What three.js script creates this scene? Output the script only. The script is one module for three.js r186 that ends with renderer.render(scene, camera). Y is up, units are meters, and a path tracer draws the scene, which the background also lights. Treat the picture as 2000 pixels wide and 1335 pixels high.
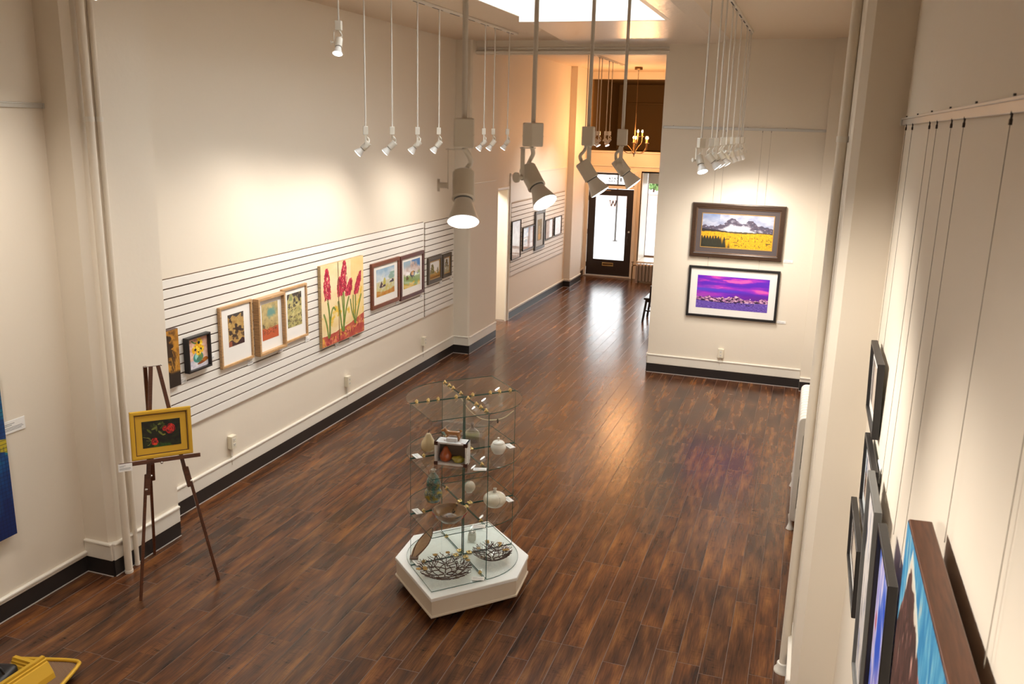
import * as THREE from 'three';
import { RoundedBoxGeometry } from 'three/addons/geometries/RoundedBoxGeometry.js';
import { MarchingCubes } from 'three/addons/objects/MarchingCubes.js';
import { mergeGeometries, mergeVertices, toCreasedNormals } from 'three/addons/utils/BufferGeometryUtils.js';
import { ImprovedNoise } from 'three/addons/math/ImprovedNoise.js';

// ---------------------------------------------------------------- camera, sky, exposure
const scene = new THREE.Scene();
const camera = new THREE.PerspectiveCamera(42.766, 2000 / 1335, 0.05, 200);
camera.rotation.order = 'YXZ';
camera.rotation.set(-0.2415642, 0.3216914, 0.0259880);
camera.position.set(0, 3.12, 0);
camera.focus = 6.2;
camera.userData.fStop = 8;
scene.add(camera);
const renderer = new THREE.WebGLRenderer({ antialias: true });
renderer.toneMapping = THREE.LinearToneMapping;
renderer.toneMappingExposure = 1.38;
renderer.shadowMap.enabled = true;
scene.background = new THREE.Color().setRGB(0.93, 0.97, 1.0);      // bright overcast sky
scene.backgroundIntensity = 4.5;
const SPOT_POWER = 5.5, SPOT_COLOR = new THREE.Color(1.0, 0.915, 0.81);
const CANDLE_POWER = 0.75, CANDLE_COLOR = new THREE.Color(1.0, 0.48, 0.19);

// ---------------------------------------------------------------- helpers
const V = (x, y, z) => new THREE.Vector3(x, y, z);
function rng(seed) { let a = seed >>> 0; return () => { a = (a + 0x6d2b79f5) | 0; let t = Math.imul(a ^ (a >>> 15), 1 | a); t = (t + Math.imul(t ^ (t >>> 7), 61 | t)) ^ t; return ((t ^ (t >>> 14)) >>> 0) / 4294967296; }; }
const perlin = new ImprovedNoise();
const fbm = (x, y, z, o = 4) => { let s = 0, a = 0.5; for (let i = 0; i < o; i++) { s += a * perlin.noise(x, y, z + i * 7.3); x *= 2.03; y *= 2.03; a *= 0.5; } return s; };
const names = {};
const numbered = (n) => { const k = names[n] = (names[n] ?? -1) + 1; return k ? n + '_' + String(k).padStart(3, '0') : n; };
function clean(g) {
  g = g.index ? g.toNonIndexed() : g;
  for (const k of Object.keys(g.attributes)) if (!['position', 'normal', 'uv'].includes(k)) g.deleteAttribute(k);
  if (!g.attributes.uv) g.setAttribute('uv', new THREE.Float32BufferAttribute(new Float32Array(g.attributes.position.count * 2), 2));
  if (!g.attributes.normal) g.computeVertexNormals();
  g.morphAttributes = {};
  return g;
}
const join = (gs) => { gs = (Array.isArray(gs) ? gs : [gs]).map(clean); return gs.length === 1 ? gs[0] : mergeGeometries(gs); };
function metric(g) {                       // uv in metres, by the dominant axis of each vertex normal
  const p = g.attributes.position, n = g.attributes.normal, uv = g.attributes.uv;
  for (let i = 0; i < p.count; i++) {
    const ax = Math.abs(n.getX(i)), ay = Math.abs(n.getY(i)), az = Math.abs(n.getZ(i));
    if (ax >= ay && ax >= az) uv.setXY(i, p.getZ(i), p.getY(i));
    else if (ay >= az) uv.setXY(i, p.getX(i), p.getZ(i));
    else uv.setXY(i, p.getX(i), p.getY(i));
  }
  return g;
}
function mesh(name, gs, mat, parent = scene) {
  const g = join(gs);
  if (mat.userData.metric) metric(g);
  const m = new THREE.Mesh(g, mat);
  m.name = parent === scene ? numbered(name) : name;
  m.castShadow = m.receiveShadow = true;
  parent.add(m);
  return m;
}
function thing(name, label, category, [x, y, z] = [0, 0, 0], turn = 0, group) {
  const o = new THREE.Group(); o.name = numbered(name); o.position.set(x, y, z); o.rotation.y = turn;
  o.userData = { label, category }; if (group) o.userData.group = group;
  scene.add(o); return o;
}
function tag(o, label, category, group) { o.userData.label = label; o.userData.category = category; if (group) o.userData.group = group; return o; }
function struct(name, gs, mat) { const m = mesh(name, gs, mat); m.userData.kind = 'structure'; return m; }
const place = (g, x = 0, y = 0, z = 0, rx = 0, ry = 0, rz = 0) => { g.applyMatrix4(new THREE.Matrix4().makeRotationFromEuler(new THREE.Euler(rx, ry, rz))); return g.translate(x, y, z); };
const box = (w, h, d, x, y, z, rx, ry, rz) => place(new THREE.BoxGeometry(w, h, d), x, y, z, rx, ry, rz);
const rbox = (w, h, d, r, x, y, z, rx, ry, rz) => place(new RoundedBoxGeometry(w, h, d, 2, Math.min(r, w * 0.49, h * 0.49, d * 0.49)), x, y, z, rx, ry, rz);
const span = (x0, x1, y0, y1, z0, z1) => box(Math.abs(x1 - x0), Math.abs(y1 - y0), Math.abs(z1 - z0), (x0 + x1) / 2, (y0 + y1) / 2, (z0 + z1) / 2);
const cyl = (r1, r2, h, x, y, z, rx, ry, rz, seg = 20) => place(new THREE.CylinderGeometry(r1, r2, h, seg), x, y, z, rx, ry, rz);
const ball = (r, x, y, z, sx = 1, sy = 1, sz = 1, seg = 16) => place(new THREE.SphereGeometry(r, seg, Math.ceil(seg * 0.7)).scale(sx, sy, sz), x, y, z);
const tube = (pts, r, seg = 24, rs = 8, closed = false) => new THREE.TubeGeometry(new THREE.CatmullRomCurve3(pts.map((p) => (p.isVector3 ? p : V(...p))), closed), seg, r, rs, closed);
const lathe = (prof, seg = 32, x = 0, y = 0, z = 0) => place(new THREE.LatheGeometry(prof.map((p) => new THREE.Vector2(p[0], p[1])), seg), x, y, z);
function smoothLathe(prof, seg = 32, n = 40) { const c = new THREE.SplineCurve(prof.map((p) => new THREE.Vector2(p[0], p[1]))); return new THREE.LatheGeometry(c.getPoints(n).map((p) => new THREE.Vector2(Math.max(p.x, 0), p.y)), seg); }
function bar(a, b, w, d, rollDir) {         // square bar from a to b
  const dir = b.clone().sub(a), L = dir.length(); dir.normalize();
  let side = (rollDir ?? V(0, 0, 1)).clone(); side.addScaledVector(dir, -side.dot(dir)).normalize();
  const x = V().crossVectors(dir, side);
  const g = new RoundedBoxGeometry(w, L, d, 1, Math.min(w, d) * 0.15);
  g.applyMatrix4(new THREE.Matrix4().makeBasis(x, dir, side)); const m = a.clone().add(b).multiplyScalar(0.5); return g.translate(m.x, m.y, m.z);
}
function shape(pts) { const s = new THREE.Shape(); pts.forEach(([x, y], i) => (i ? s.lineTo(x, y) : s.moveTo(x, y))); s.closePath(); return s; }
const extr = (s, depth, bevel = 0, seg = 1, cs = 12) => new THREE.ExtrudeGeometry(s, { depth, bevelEnabled: bevel > 0, bevelSize: bevel, bevelThickness: bevel, bevelOffset: -bevel, bevelSegments: seg, curveSegments: cs });
const prismY = (pts, y0, y1, bevel = 0, cs = 12) => {      // pts are world (x, z)
  const s = pts instanceof THREE.Shape ? pts : shape(pts.map(([x, z]) => [x, -z]));
  return extr(s, y1 - y0 - 2 * bevel, bevel, 1, cs).rotateX(-Math.PI / 2).translate(0, y0 + bevel, 0);
};
const frameGeo = (w, h, fw, d, bevel = 0.003, x = 0, y = 0, z = 0) => {
  const s = shape([[-w / 2, -h / 2], [w / 2, -h / 2], [w / 2, h / 2], [-w / 2, h / 2]]);
  s.holes.push(shape([[-w / 2 + fw, -h / 2 + fw], [-w / 2 + fw, h / 2 - fw], [w / 2 - fw, h / 2 - fw], [w / 2 - fw, -h / 2 + fw]]));
  return extr(s, d - 2 * bevel, bevel, 2).translate(x, y, z + bevel);
};

// ---------------------------------------------------------------- textures and materials
function canvasTex(w, h, draw, rep) {
  const c = document.createElement('canvas'); c.width = w; c.height = h; draw(c.getContext('2d'), w, h);
  const t = new THREE.CanvasTexture(c); t.colorSpace = THREE.SRGBColorSpace; t.magFilter = THREE.LinearFilter;
  if (rep) { t.wrapS = t.wrapT = THREE.RepeatWrapping; t.repeat.set(rep[0], rep[1]); }
  return t;
}
function dataTex(n, m, fn, rep, srgb = false) {       // fn(u, v) -> [r, g, b] 0..1, tiles by blending
  const d = new Uint8Array(n * m * 4);
  for (let j = 0; j < m; j++) for (let i = 0; i < n; i++) { const c = fn(i / n, j / m), k = (j * n + i) * 4; for (let q = 0; q < 3; q++) d[k + q] = Math.max(0, Math.min(255, Math.round(c[q] * 255))); d[k + 3] = 255; }
  const t = new THREE.DataTexture(d, n, m); t.magFilter = THREE.LinearFilter; t.minFilter = THREE.LinearFilter;
  t.wrapS = t.wrapT = THREE.RepeatWrapping; if (rep) t.repeat.set(rep[0], rep[1]); if (srgb) t.colorSpace = THREE.SRGBColorSpace;
  t.needsUpdate = true; return t;
}
const tiled = (f) => (u, v) => { const a = f(u, v), b = f(u - 1, v), c = f(u, v - 1), d = f(u - 1, v - 1); return a * (1 - u) * (1 - v) + b * u * (1 - v) + c * (1 - u) * v + d * u * v; };
const std = (o) => { const { metric: m, ...p } = o; const t = new THREE.MeshPhysicalMaterial(p); t.userData.metric = !!m; return t; };
const lin = (r, g, b) => new THREE.Color().setRGB(r, g, b);

const plasterN = tiled((u, v) => 0.5 + 0.6 * fbm(u * 40, v * 40, 1.3, 4) + 0.35 * fbm(u * 9, v * 9, 4.1, 3));
const plasterBump = dataTex(512, 512, (u, v) => { const k = plasterN(u, v); return [k, k, k]; }, [0.6, 0.6]);
const grainN = tiled((u, v) => fbm(u * 4, v * 60, 3.3, 4));
const grainTex = dataTex(256, 512, (u, v) => { const k = 0.84 + 0.45 * grainN(u, v); return [k, k * 0.99, k * 0.97]; }, [3, 3], true);

const M = {
  wall: std({ color: lin(0.80, 0.725, 0.615), roughness: 0.62, bumpMap: plasterBump, bumpScale: 0.0012, metric: true }),
  ceiling: std({ color: lin(0.77, 0.64, 0.495), roughness: 0.5, bumpMap: plasterBump, bumpScale: 0.002, metric: true }),
  soffit: std({ color: lin(0.80, 0.70, 0.61), roughness: 0.28, bumpMap: plasterBump, bumpScale: 0.004, metric: true }),
  trim: std({ color: lin(0.80, 0.76, 0.68), roughness: 0.38 }),
  base: std({ color: lin(0.022, 0.018, 0.017), roughness: 0.42 }),
  caulk: std({ color: lin(0.42, 0.38, 0.36), roughness: 0.5 }),
  slat: std({ color: lin(0.85, 0.82, 0.77), roughness: 0.45 }),
  mdf: std({ color: lin(0.12, 0.07, 0.04), roughness: 0.8 }),
  whiteMetal: std({ color: lin(0.74, 0.69, 0.60), roughness: 0.4 }),
  rodMetal: std({ color: lin(0.68, 0.63, 0.56), roughness: 0.45, metalness: 0.0 }),
  bulb: std({ color: lin(0.84, 0.82, 0.79), roughness: 0.35 }),
  lens: std({ color: lin(0.9, 0.9, 0.9), emissive: lin(1.0, 0.98, 0.95), emissiveIntensity: 6, roughness: 0.3 }),
  seam: std({ color: lin(0.12, 0.13, 0.14), roughness: 0.5 }),
  aluminium: std({ color: lin(0.62, 0.61, 0.58), roughness: 0.4, metalness: 0.55 }),
  black: std({ color: lin(0.016, 0.014, 0.014), roughness: 0.42 }),
  darkFrame: std({ color: lin(0.035, 0.026, 0.022), roughness: 0.38 }),
  cableSteel: std({ color: lin(0.30, 0.26, 0.21), roughness: 0.5 }),
  greyFrame: std({ color: lin(0.12, 0.12, 0.115), roughness: 0.45 }),
  bronzeFrame: std({ color: lin(0.075, 0.04, 0.024), roughness: 0.3, map: grainTex, metric: true, clearcoat: 0.3 }),
  bronzeLip: std({ color: lin(0.20, 0.12, 0.075), roughness: 0.3, metalness: 0.35 }),
  maple: std({ color: lin(0.74, 0.46, 0.23), roughness: 0.42, map: grainTex, metric: true }),
  cherry: std({ color: lin(0.27, 0.075, 0.03), roughness: 0.35, map: grainTex, metric: true }),
  mahogany: std({ color: lin(0.13, 0.03, 0.022), roughness: 0.35, map: grainTex, metric: true }),
  walnutEdge: std({ color: lin(0.14, 0.052, 0.025), roughness: 0.35, map: grainTex, metric: true }),
  gold: std({ color: lin(0.72, 0.43, 0.035), roughness: 0.42, metalness: 0.25 }),
  goldDark: std({ color: lin(0.16, 0.075, 0.015), roughness: 0.5 }),
  antiqueGold: std({ color: lin(0.42, 0.25, 0.07), roughness: 0.45, metalness: 0.25 }),
  olive: std({ color: lin(0.075, 0.055, 0.035), roughness: 0.45 }),
  mat: std({ color: lin(0.86, 0.84, 0.81), roughness: 0.7 }),
  greyMat: std({ color: lin(0.085, 0.066, 0.066), roughness: 0.7 }),
  blueMat: std({ color: lin(0.55, 0.60, 0.62), roughness: 0.7 }),
  card: std({ color: lin(0.86, 0.86, 0.86), roughness: 0.6 }),
  pine: std({ color: lin(0.70, 0.50, 0.26), roughness: 0.55, map: grainTex, metric: true }),
  easel: std({ color: lin(0.15, 0.048, 0.020), roughness: 0.38, map: grainTex, metric: true }),
  brass: std({ color: lin(0.72, 0.55, 0.25), roughness: 0.22, metalness: 0.9 }),
  brassDark: std({ color: lin(0.16, 0.095, 0.04), roughness: 0.35, metalness: 0.7 }),
  steel: std({ color: lin(0.7, 0.7, 0.68), roughness: 0.25, metalness: 0.9 }),
  plastic: std({ color: lin(0.78, 0.72, 0.58), roughness: 0.35 }),
  slot: std({ color: lin(0.05, 0.045, 0.04), roughness: 0.6 }),
  door: std({ color: lin(0.032, 0.020, 0.017), roughness: 0.35, map: grainTex, metric: true }),
  pane: std({ color: lin(0.985, 0.995, 0.99), roughness: 0, transmission: 1, thickness: 0, ior: 1.5 }),
  glass: std({ color: lin(0.95, 0.975, 0.965), roughness: 0.0, transmission: 1, thickness: 0, ior: 1.5 }),
  glassEdge: std({ color: lin(0.04, 0.13, 0.11), roughness: 0.15, transmission: 0.25, thickness: 0 }),
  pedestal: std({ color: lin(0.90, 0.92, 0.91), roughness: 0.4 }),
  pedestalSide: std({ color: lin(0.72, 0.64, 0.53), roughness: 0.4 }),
  radiator: std({ color: lin(0.66, 0.63, 0.58), roughness: 0.4, metalness: 0.1 }),
  radiatorSilver: std({ color: lin(0.40, 0.35, 0.31), roughness: 0.42, metalness: 0.45 }),
  chair: std({ color: lin(0.018, 0.012, 0.010), roughness: 0.3 }),
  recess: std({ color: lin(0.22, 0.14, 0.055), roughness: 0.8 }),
  joint: std({ color: lin(0.15, 0.10, 0.075), roughness: 0.5 }),
  cream: std({ color: lin(0.80, 0.78, 0.72), roughness: 0.25, clearcoat: 0.5 }),
  concrete: std({ color: lin(0.50, 0.49, 0.47), roughness: 0.9 }),
  asphalt: std({ color: lin(0.33, 0.34, 0.35), roughness: 0.9 }),
  redBrick: std({ color: lin(0.58, 0.34, 0.28), roughness: 0.9 }),
  leaf: std({ color: lin(0.16, 0.28, 0.08), roughness: 0.8 }),
};
M.soffit.specularIntensity = 1;

// ---------------------------------------------------------------- floor: vinyl planks
const plankRand = rng(11);
const PW = 0.1405, PL = 1.1, X0 = -1.19;
{
  const blotch = (u, v, s) => fbm(u * 12 + s, v * 1.9, s * 1.7, 4);
  const N = 1024;
  const cell = new Float32Array(16).map(() => plankRand() * 40);
  const wood = new Uint8Array(N * N * 4), hgt = new Uint8Array(N * N * 4);
  for (let j = 0; j < N; j++) for (let i = 0; i < N; i++) {
    const u = i / N, v = j / N;                                  // u: 8 plank widths, v: one 1.1 m length
    const k = Math.floor(u * 8), s = cell[k], x = (u * 8 - k) * PW, y = v * PL;
    const b = blotch(x, y, s), b2 = fbm(x * 24 + s, y * 3, s * 0.6, 4), g = fbm(x * 160 + s, y * 7, s + 3, 3), rip = fbm(x * 18 + s, y * 90, s + 9, 2);
    let t = 0.43 + 0.92 * b + 0.30 * b2 + 0.14 * g;
    t = Math.max(0, Math.min(1, t));
    const ripK = Math.max(0, fbm(x * 10 + s, y * 4 + 5, s + 20, 2) - 0.02) * 4;
    let m = 1 + 0.55 * g - Math.max(0, rip) * ripK * 1.1;
    m = Math.max(0.3, m);
    const mix = (a, c, q) => a + (c - a) * q;
    const q1 = Math.min(1, t / 0.45), q2 = Math.max(0, (t - 0.45) / 0.55);
    const c = [mix(mix(0.027, 0.108, q1), 0.26, q2), mix(mix(0.0135, 0.0430, q1), 0.108, q2), mix(mix(0.0108, 0.0190, q1), 0.034, q2)];
    const o = (j * N + i) * 4;
    for (let q = 0; q < 3; q++) { const L = Math.min(1, c[q] * m); wood[o + q] = Math.round(255 * (L <= 0.0031308 ? 12.92 * L : 1.055 * Math.pow(L, 1 / 2.4) - 0.055)); }
    const hh = 0.5 + 0.5 * g + rip * ripK * 0.6 + 0.4 * b2; for (let q = 0; q < 3; q++) hgt[o + q] = Math.max(0, Math.min(255, hh * 255));
    wood[o + 3] = hgt[o + 3] = 255;
  }
  const tex = (d, srgb) => { const t = new THREE.DataTexture(d, N, N); t.magFilter = t.minFilter = THREE.LinearFilter; t.wrapS = t.wrapT = THREE.RepeatWrapping; if (srgb) t.colorSpace = THREE.SRGBColorSpace; t.needsUpdate = true; return t; };
  const wt = tex(wood, true), ht = tex(hgt, false);
  const toneRGB = [[1, 1, 1], [0.85, 0.84, 0.86], [1.14, 1.08, 1.0], [0.95, 0.99, 1.06], [1.06, 0.98, 0.9]], tones = toneRGB.map((c) => std({ color: lin(...c), map: wt, bumpMap: ht, bumpScale: 0.0005, roughness: 0.23, specularIntensity: 0.75 }));
  function plankGeo(len, k, v0) {          // top face with a small chamfer all round
    const w = PW - 0.0016, l = len - 0.002, b = 0.0016, h = 0.004;
    const P = [], I = [], U = [];
    const ring = (dx, dz, y) => { for (const [sx, sz] of [[-1, 1], [1, 1], [1, -1], [-1, -1]]) { P.push(sx * (w / 2 - dx), y, sz * (l / 2 - dz)); U.push((k + 0.5 + sx * (0.5 - dx / PW) * 0.98) / 8, v0 + (0.5 - sz * (0.5 - dz / l)) * (len / PL)); } };
    ring(0, 0, -h); ring(0, 0, -b); ring(b, b, 0);
    for (let r = 0; r < 2; r++) for (let q = 0; q < 4; q++) { const a = r * 4 + q, c = r * 4 + (q + 1) % 4; I.push(a, c, c + 4, a, c + 4, a + 4); }
    I.push(8, 9, 10, 8, 10, 11);
    const g = new THREE.BufferGeometry(); g.setAttribute('position', new THREE.Float32BufferAttribute(P, 3)); g.setAttribute('uv', new THREE.Float32BufferAttribute(U, 2)); g.setIndex(I);
    const n = g.toNonIndexed(); n.computeVertexNormals(); return n;
  }
  const geos = []; for (let k = 0; k < 8; k++) for (let q = 0; q < 2; q++) geos.push(plankGeo(PL, k, q * 0.47));
  const floor = struct('floor', span(-7.4, 0.9, -0.12, -0.0009, -18.75, 2.9), M.joint);
  const known = { '-2': -4.46, '-1': -4.703 + 0, 0: -4.703, 1: -5.326, 2: -4.616, 3: -5.1, 4: -4.865 };
  const list = [];
  for (let c = -45; c <= 14; c++) {
    const x = X0 + PW * (c + 0.5);
    if (x < -7.2 || x > 0.62) continue;
    let seam = known[c] ?? -5 + (plankRand() + ((c * 5) % 7) / 7) * PL;
    while (seam > -18.6) seam -= PL; seam += PL;
    for (let z = seam; z < 1.0; z += PL) {
      const zc = z - PL / 2;
      if (x < -4.75 && !(zc < -11.6 && zc > -16.6)) continue;
      list.push([x, zc, c]);
    }
  }
  const inView = (x, z) => { const p = V(x, 0, z).project(camera); return Math.abs(p.x) < 1.15 && p.y > -1.25 && p.y < 1.1 && p.z < 1; };
  camera.updateMatrixWorld(); camera.updateProjectionMatrix();
  const scored = list.map(([x, z, c]) => ({ x, z, s: (inView(x, z) && x > -4.7 && !(z < -11.3 && x > -1.8) ? 0 : 1000) + Math.hypot(x, z) })).sort((a, b) => a.s - b.s);
  const rest = [];
  scored.forEach((p, i) => {
    const g = geos[Math.floor(plankRand() * geos.length)], t = Math.floor(plankRand() * tones.length), flip = plankRand() < 0.5 ? Math.PI : 0;
    if (i < 298) { const m = new THREE.Mesh(g, tones[t]); m.name = i ? 'plank_' + String(i).padStart(3, '0') : 'plank'; m.position.set(p.x, 0, p.z); m.rotation.y = flip; m.receiveShadow = true; floor.add(m); }
    else { const q = place(g.clone(), p.x, 0, p.z, 0, flip), n = q.attributes.position.count, col = new Float32Array(n * 3); for (let j = 0; j < n; j++) col.set(toneRGB[t], j * 3); q.setAttribute('color', new THREE.Float32BufferAttribute(col, 3)); rest.push(q); }
  });
  const fm = std({ map: wt, bumpMap: ht, bumpScale: 0.0005, roughness: 0.23, specularIntensity: 0.75, vertexColors: true }), far = new THREE.Mesh(mergeGeometries(rest), fm); far.name = 'far_planks'; far.userData.kind = 'stuff'; far.receiveShadow = true; floor.add(far);
}

// ---------------------------------------------------------------- room shell
const LW = -4.57, RW = 0.37, CEIL = 4.2, FCEIL = 4.27, PZ = -11.222, FZ = -18.5;
struct('wall_left', [span(LW - 0.3, LW, 0, 4.5, 2.6, -12.25), span(LW - 0.3, LW, 2.15, 4.5, -12.25, -13.4), span(LW - 0.3, LW, 0, 4.5, -13.4, FZ - 0.2)], M.wall);
struct('wall_right', span(RW, RW + 0.3, 0, 4.5, 2.6, FZ - 0.2), M.wall);
struct('wall_back', span(LW - 0.3, RW + 0.3, 0, 4.5, 2.6, 2.9), M.wall);
struct('wall_partition', [span(-1.84, RW, 0, 4.4, PZ, PZ - 0.15), span(LW, -1.84, 4.03, 4.4, PZ, PZ - 0.15)], M.wall);
struct('ceiling', [span(LW - 0.3, -2.97, CEIL, 4.5, 2.9, PZ), span(-1.243, RW + 0.3, CEIL, 4.5, 2.9, PZ), span(-2.97, -1.243, CEIL, 4.5, 2.9, -4.6)], M.ceiling);
struct('ceiling_front', span(LW - 0.3, RW + 0.3, FCEIL, 4.5, PZ - 0.15, FZ - 0.2), M.ceiling);
// dropped plaster soffit round the skylight, with a chamfered right edge
struct('ceiling_soffit', [
  prismY([[-3.09, PZ], [-2.86, -8.86], [-1.243, -8.86], [-1.243, PZ]], 4.15, 4.5),
  span(-1.48, -1.243, 4.15, 4.5, -4.6, -8.86),
  extr(shape([[-1.243, 4.15], [-1.1, 4.2], [-1.1, 4.21], [-1.243, 4.21]]), 6.62).translate(0, 0, PZ),
], M.soffit);
// skylight: shaft, frame and panes
struct('window_skylight', [span(-3.02, -2.964, 4.203, 4.62, -4.595, -8.855), span(-1.486, -1.44, 4.149, 4.62, -4.595, -8.855), span(-2.966, -1.484, 4.203, 4.62, -4.55, -4.606), span(-2.966, -1.484, 4.149, 4.62, -8.854, -8.91)], M.slat);
{
  const sky = scene.children[scene.children.length - 1];
  const fr = [span(-3.02, -1.44, 4.62, 4.66, -4.55, -4.605), span(-3.02, -1.44, 4.62, 4.66, -8.855, -8.91), span(-3.02, -2.965, 4.62, 4.66, -4.605, -8.855), span(-1.487, -1.44, 4.62, 4.66, -4.605, -8.855)];
  mesh('window_frame', fr, M.slat, sky);
  for (let i = 0; i < 2; i++) mesh('pane', span(-2.964, -1.488, 4.63, 4.636, -4.606 - i * 2.124, -6.73 - i * 2.124), M.pane, sky);
}
// pillars with chamfered corners
const pil = (pts) => prismY(pts, 0, 4.3);
struct('wall_pillar_left', pil([[LW, -4.37], [-4.371, -4.37], [-4.336, -4.42], [-4.336, -5.05], [LW, -5.05]]), M.wall);
struct('wall_pillar_right', pil([[RW, -4.4], [0.193, -4.4], [0.157, -4.44], [0.157, -5.05], [RW, -5.05]]), M.wall);
struct('wall_pilaster_left', [pil([[LW, -11.08], [-4.36, -11.08], [-4.336, -11.10], [-4.336, -12.19], [LW, -12.19]])], M.wall);
struct('wall_pilaster_far', pil([[LW, -16.88], [-4.44, -16.88], [-4.44, -17.75], [LW, -17.75]]), M.wall);
struct('wall_column_right', pil([[0.1, -11.1], [RW, -11.1], [RW, PZ], [0.1, PZ]]), M.wall);
// header trims
struct('trim_1', [rbox(2.53, 0.035, 0.03, 0.008, -3.07, 4.055, PZ + 0.015), cyl(0.008, 0.008, 2.5, -3.06, 4.105, PZ + 0.012, 0, 0, Math.PI / 2, 8)], M.trim);
struct('trim_2', [rbox(0.02, 0.03, 3.4, 0.005, LW + 0.01, 2.375, -15.1), span(LW, LW + 0.012, 1.94, 2.36, -13.44, -16.72), rbox(0.02, 2.4, 0.05, 0.005, LW + 0.01, 1.2, -13.415), rbox(0.012, 0.012, 0.9, 0.003, -4.334, 2.36, -11.65)], M.trim);
struct('trim_3', [rbox(0.02, 0.04, 1.1, 0.004, LW + 0.006, 2.18, -12.8), rbox(0.03, 2.16, 0.06, 0.004, LW - 0.01, 1.07, -13.37)], M.trim);
// baseboards: black cove base, pale cap strip above, caulk line at the floor
function baseboard(side, x0, z0, x1, z1, capH = 0.12, ny = 1) {
  const L = Math.hypot(x1 - x0, z1 - z0), a = Math.atan2(-(z1 - z0), x1 - x0), cx = (x0 + x1) / 2, cz = (z0 + z1) / 2;
  const at = (g) => place(g, cx, 0, cz, 0, a);
  const b = struct('baseboard_' + side, at(box(L, 0.118, 0.02, 0, 0.059, 0)), M.base);
  mesh('base_cap', [at(rbox(L, capH, 0.028, 0.006, 0, 0.12 + capH / 2, 0)), at(rbox(L, 0.022, 0.044, 0.009, 0, 0.12 + capH, 0))], M.trim, b);
  mesh('floor_bead', at(rbox(L, 0.008, 0.03, 0.003, 0, 0.003, 0)), M.caulk, b);
}
baseboard('left_1', LW, 2.5, LW, -4.37, 0.03); baseboard('left_2', LW, -5.05, LW, -11.08);
baseboard('pillar_1', LW, -4.37, -4.336, -4.37); baseboard('pillar_2', -4.336, -4.37, -4.336, -5.05); 
baseboard('pilaster_1', LW, -11.08, -4.336, -11.08); baseboard('pilaster_2', -4.336, -11.08, -4.336, -12.19);
baseboard('left_3', LW, -13.44, LW, -16.88, 0.03); baseboard('left_4', LW, -16.88, -4.44, -16.88, 0.03); baseboard('left_5', -4.44, -16.88, -4.44, -17.75, 0.03); baseboard('left_6', LW, -17.75, LW, FZ, 0.03);
baseboard('partition_1', -1.84, PZ, 0.1, PZ); baseboard('partition_2', 0.1, -11.1, RW, -11.1, 0.05); baseboard('partition_3', -1.84, PZ, -1.84, PZ - 0.15);
baseboard('right_1', RW, -5.05, RW, -11.1); baseboard('right_2', RW, -4.4, RW, 2.5); baseboard('right_3', 0.157, -4.44, 0.157, -5.05);

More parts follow.
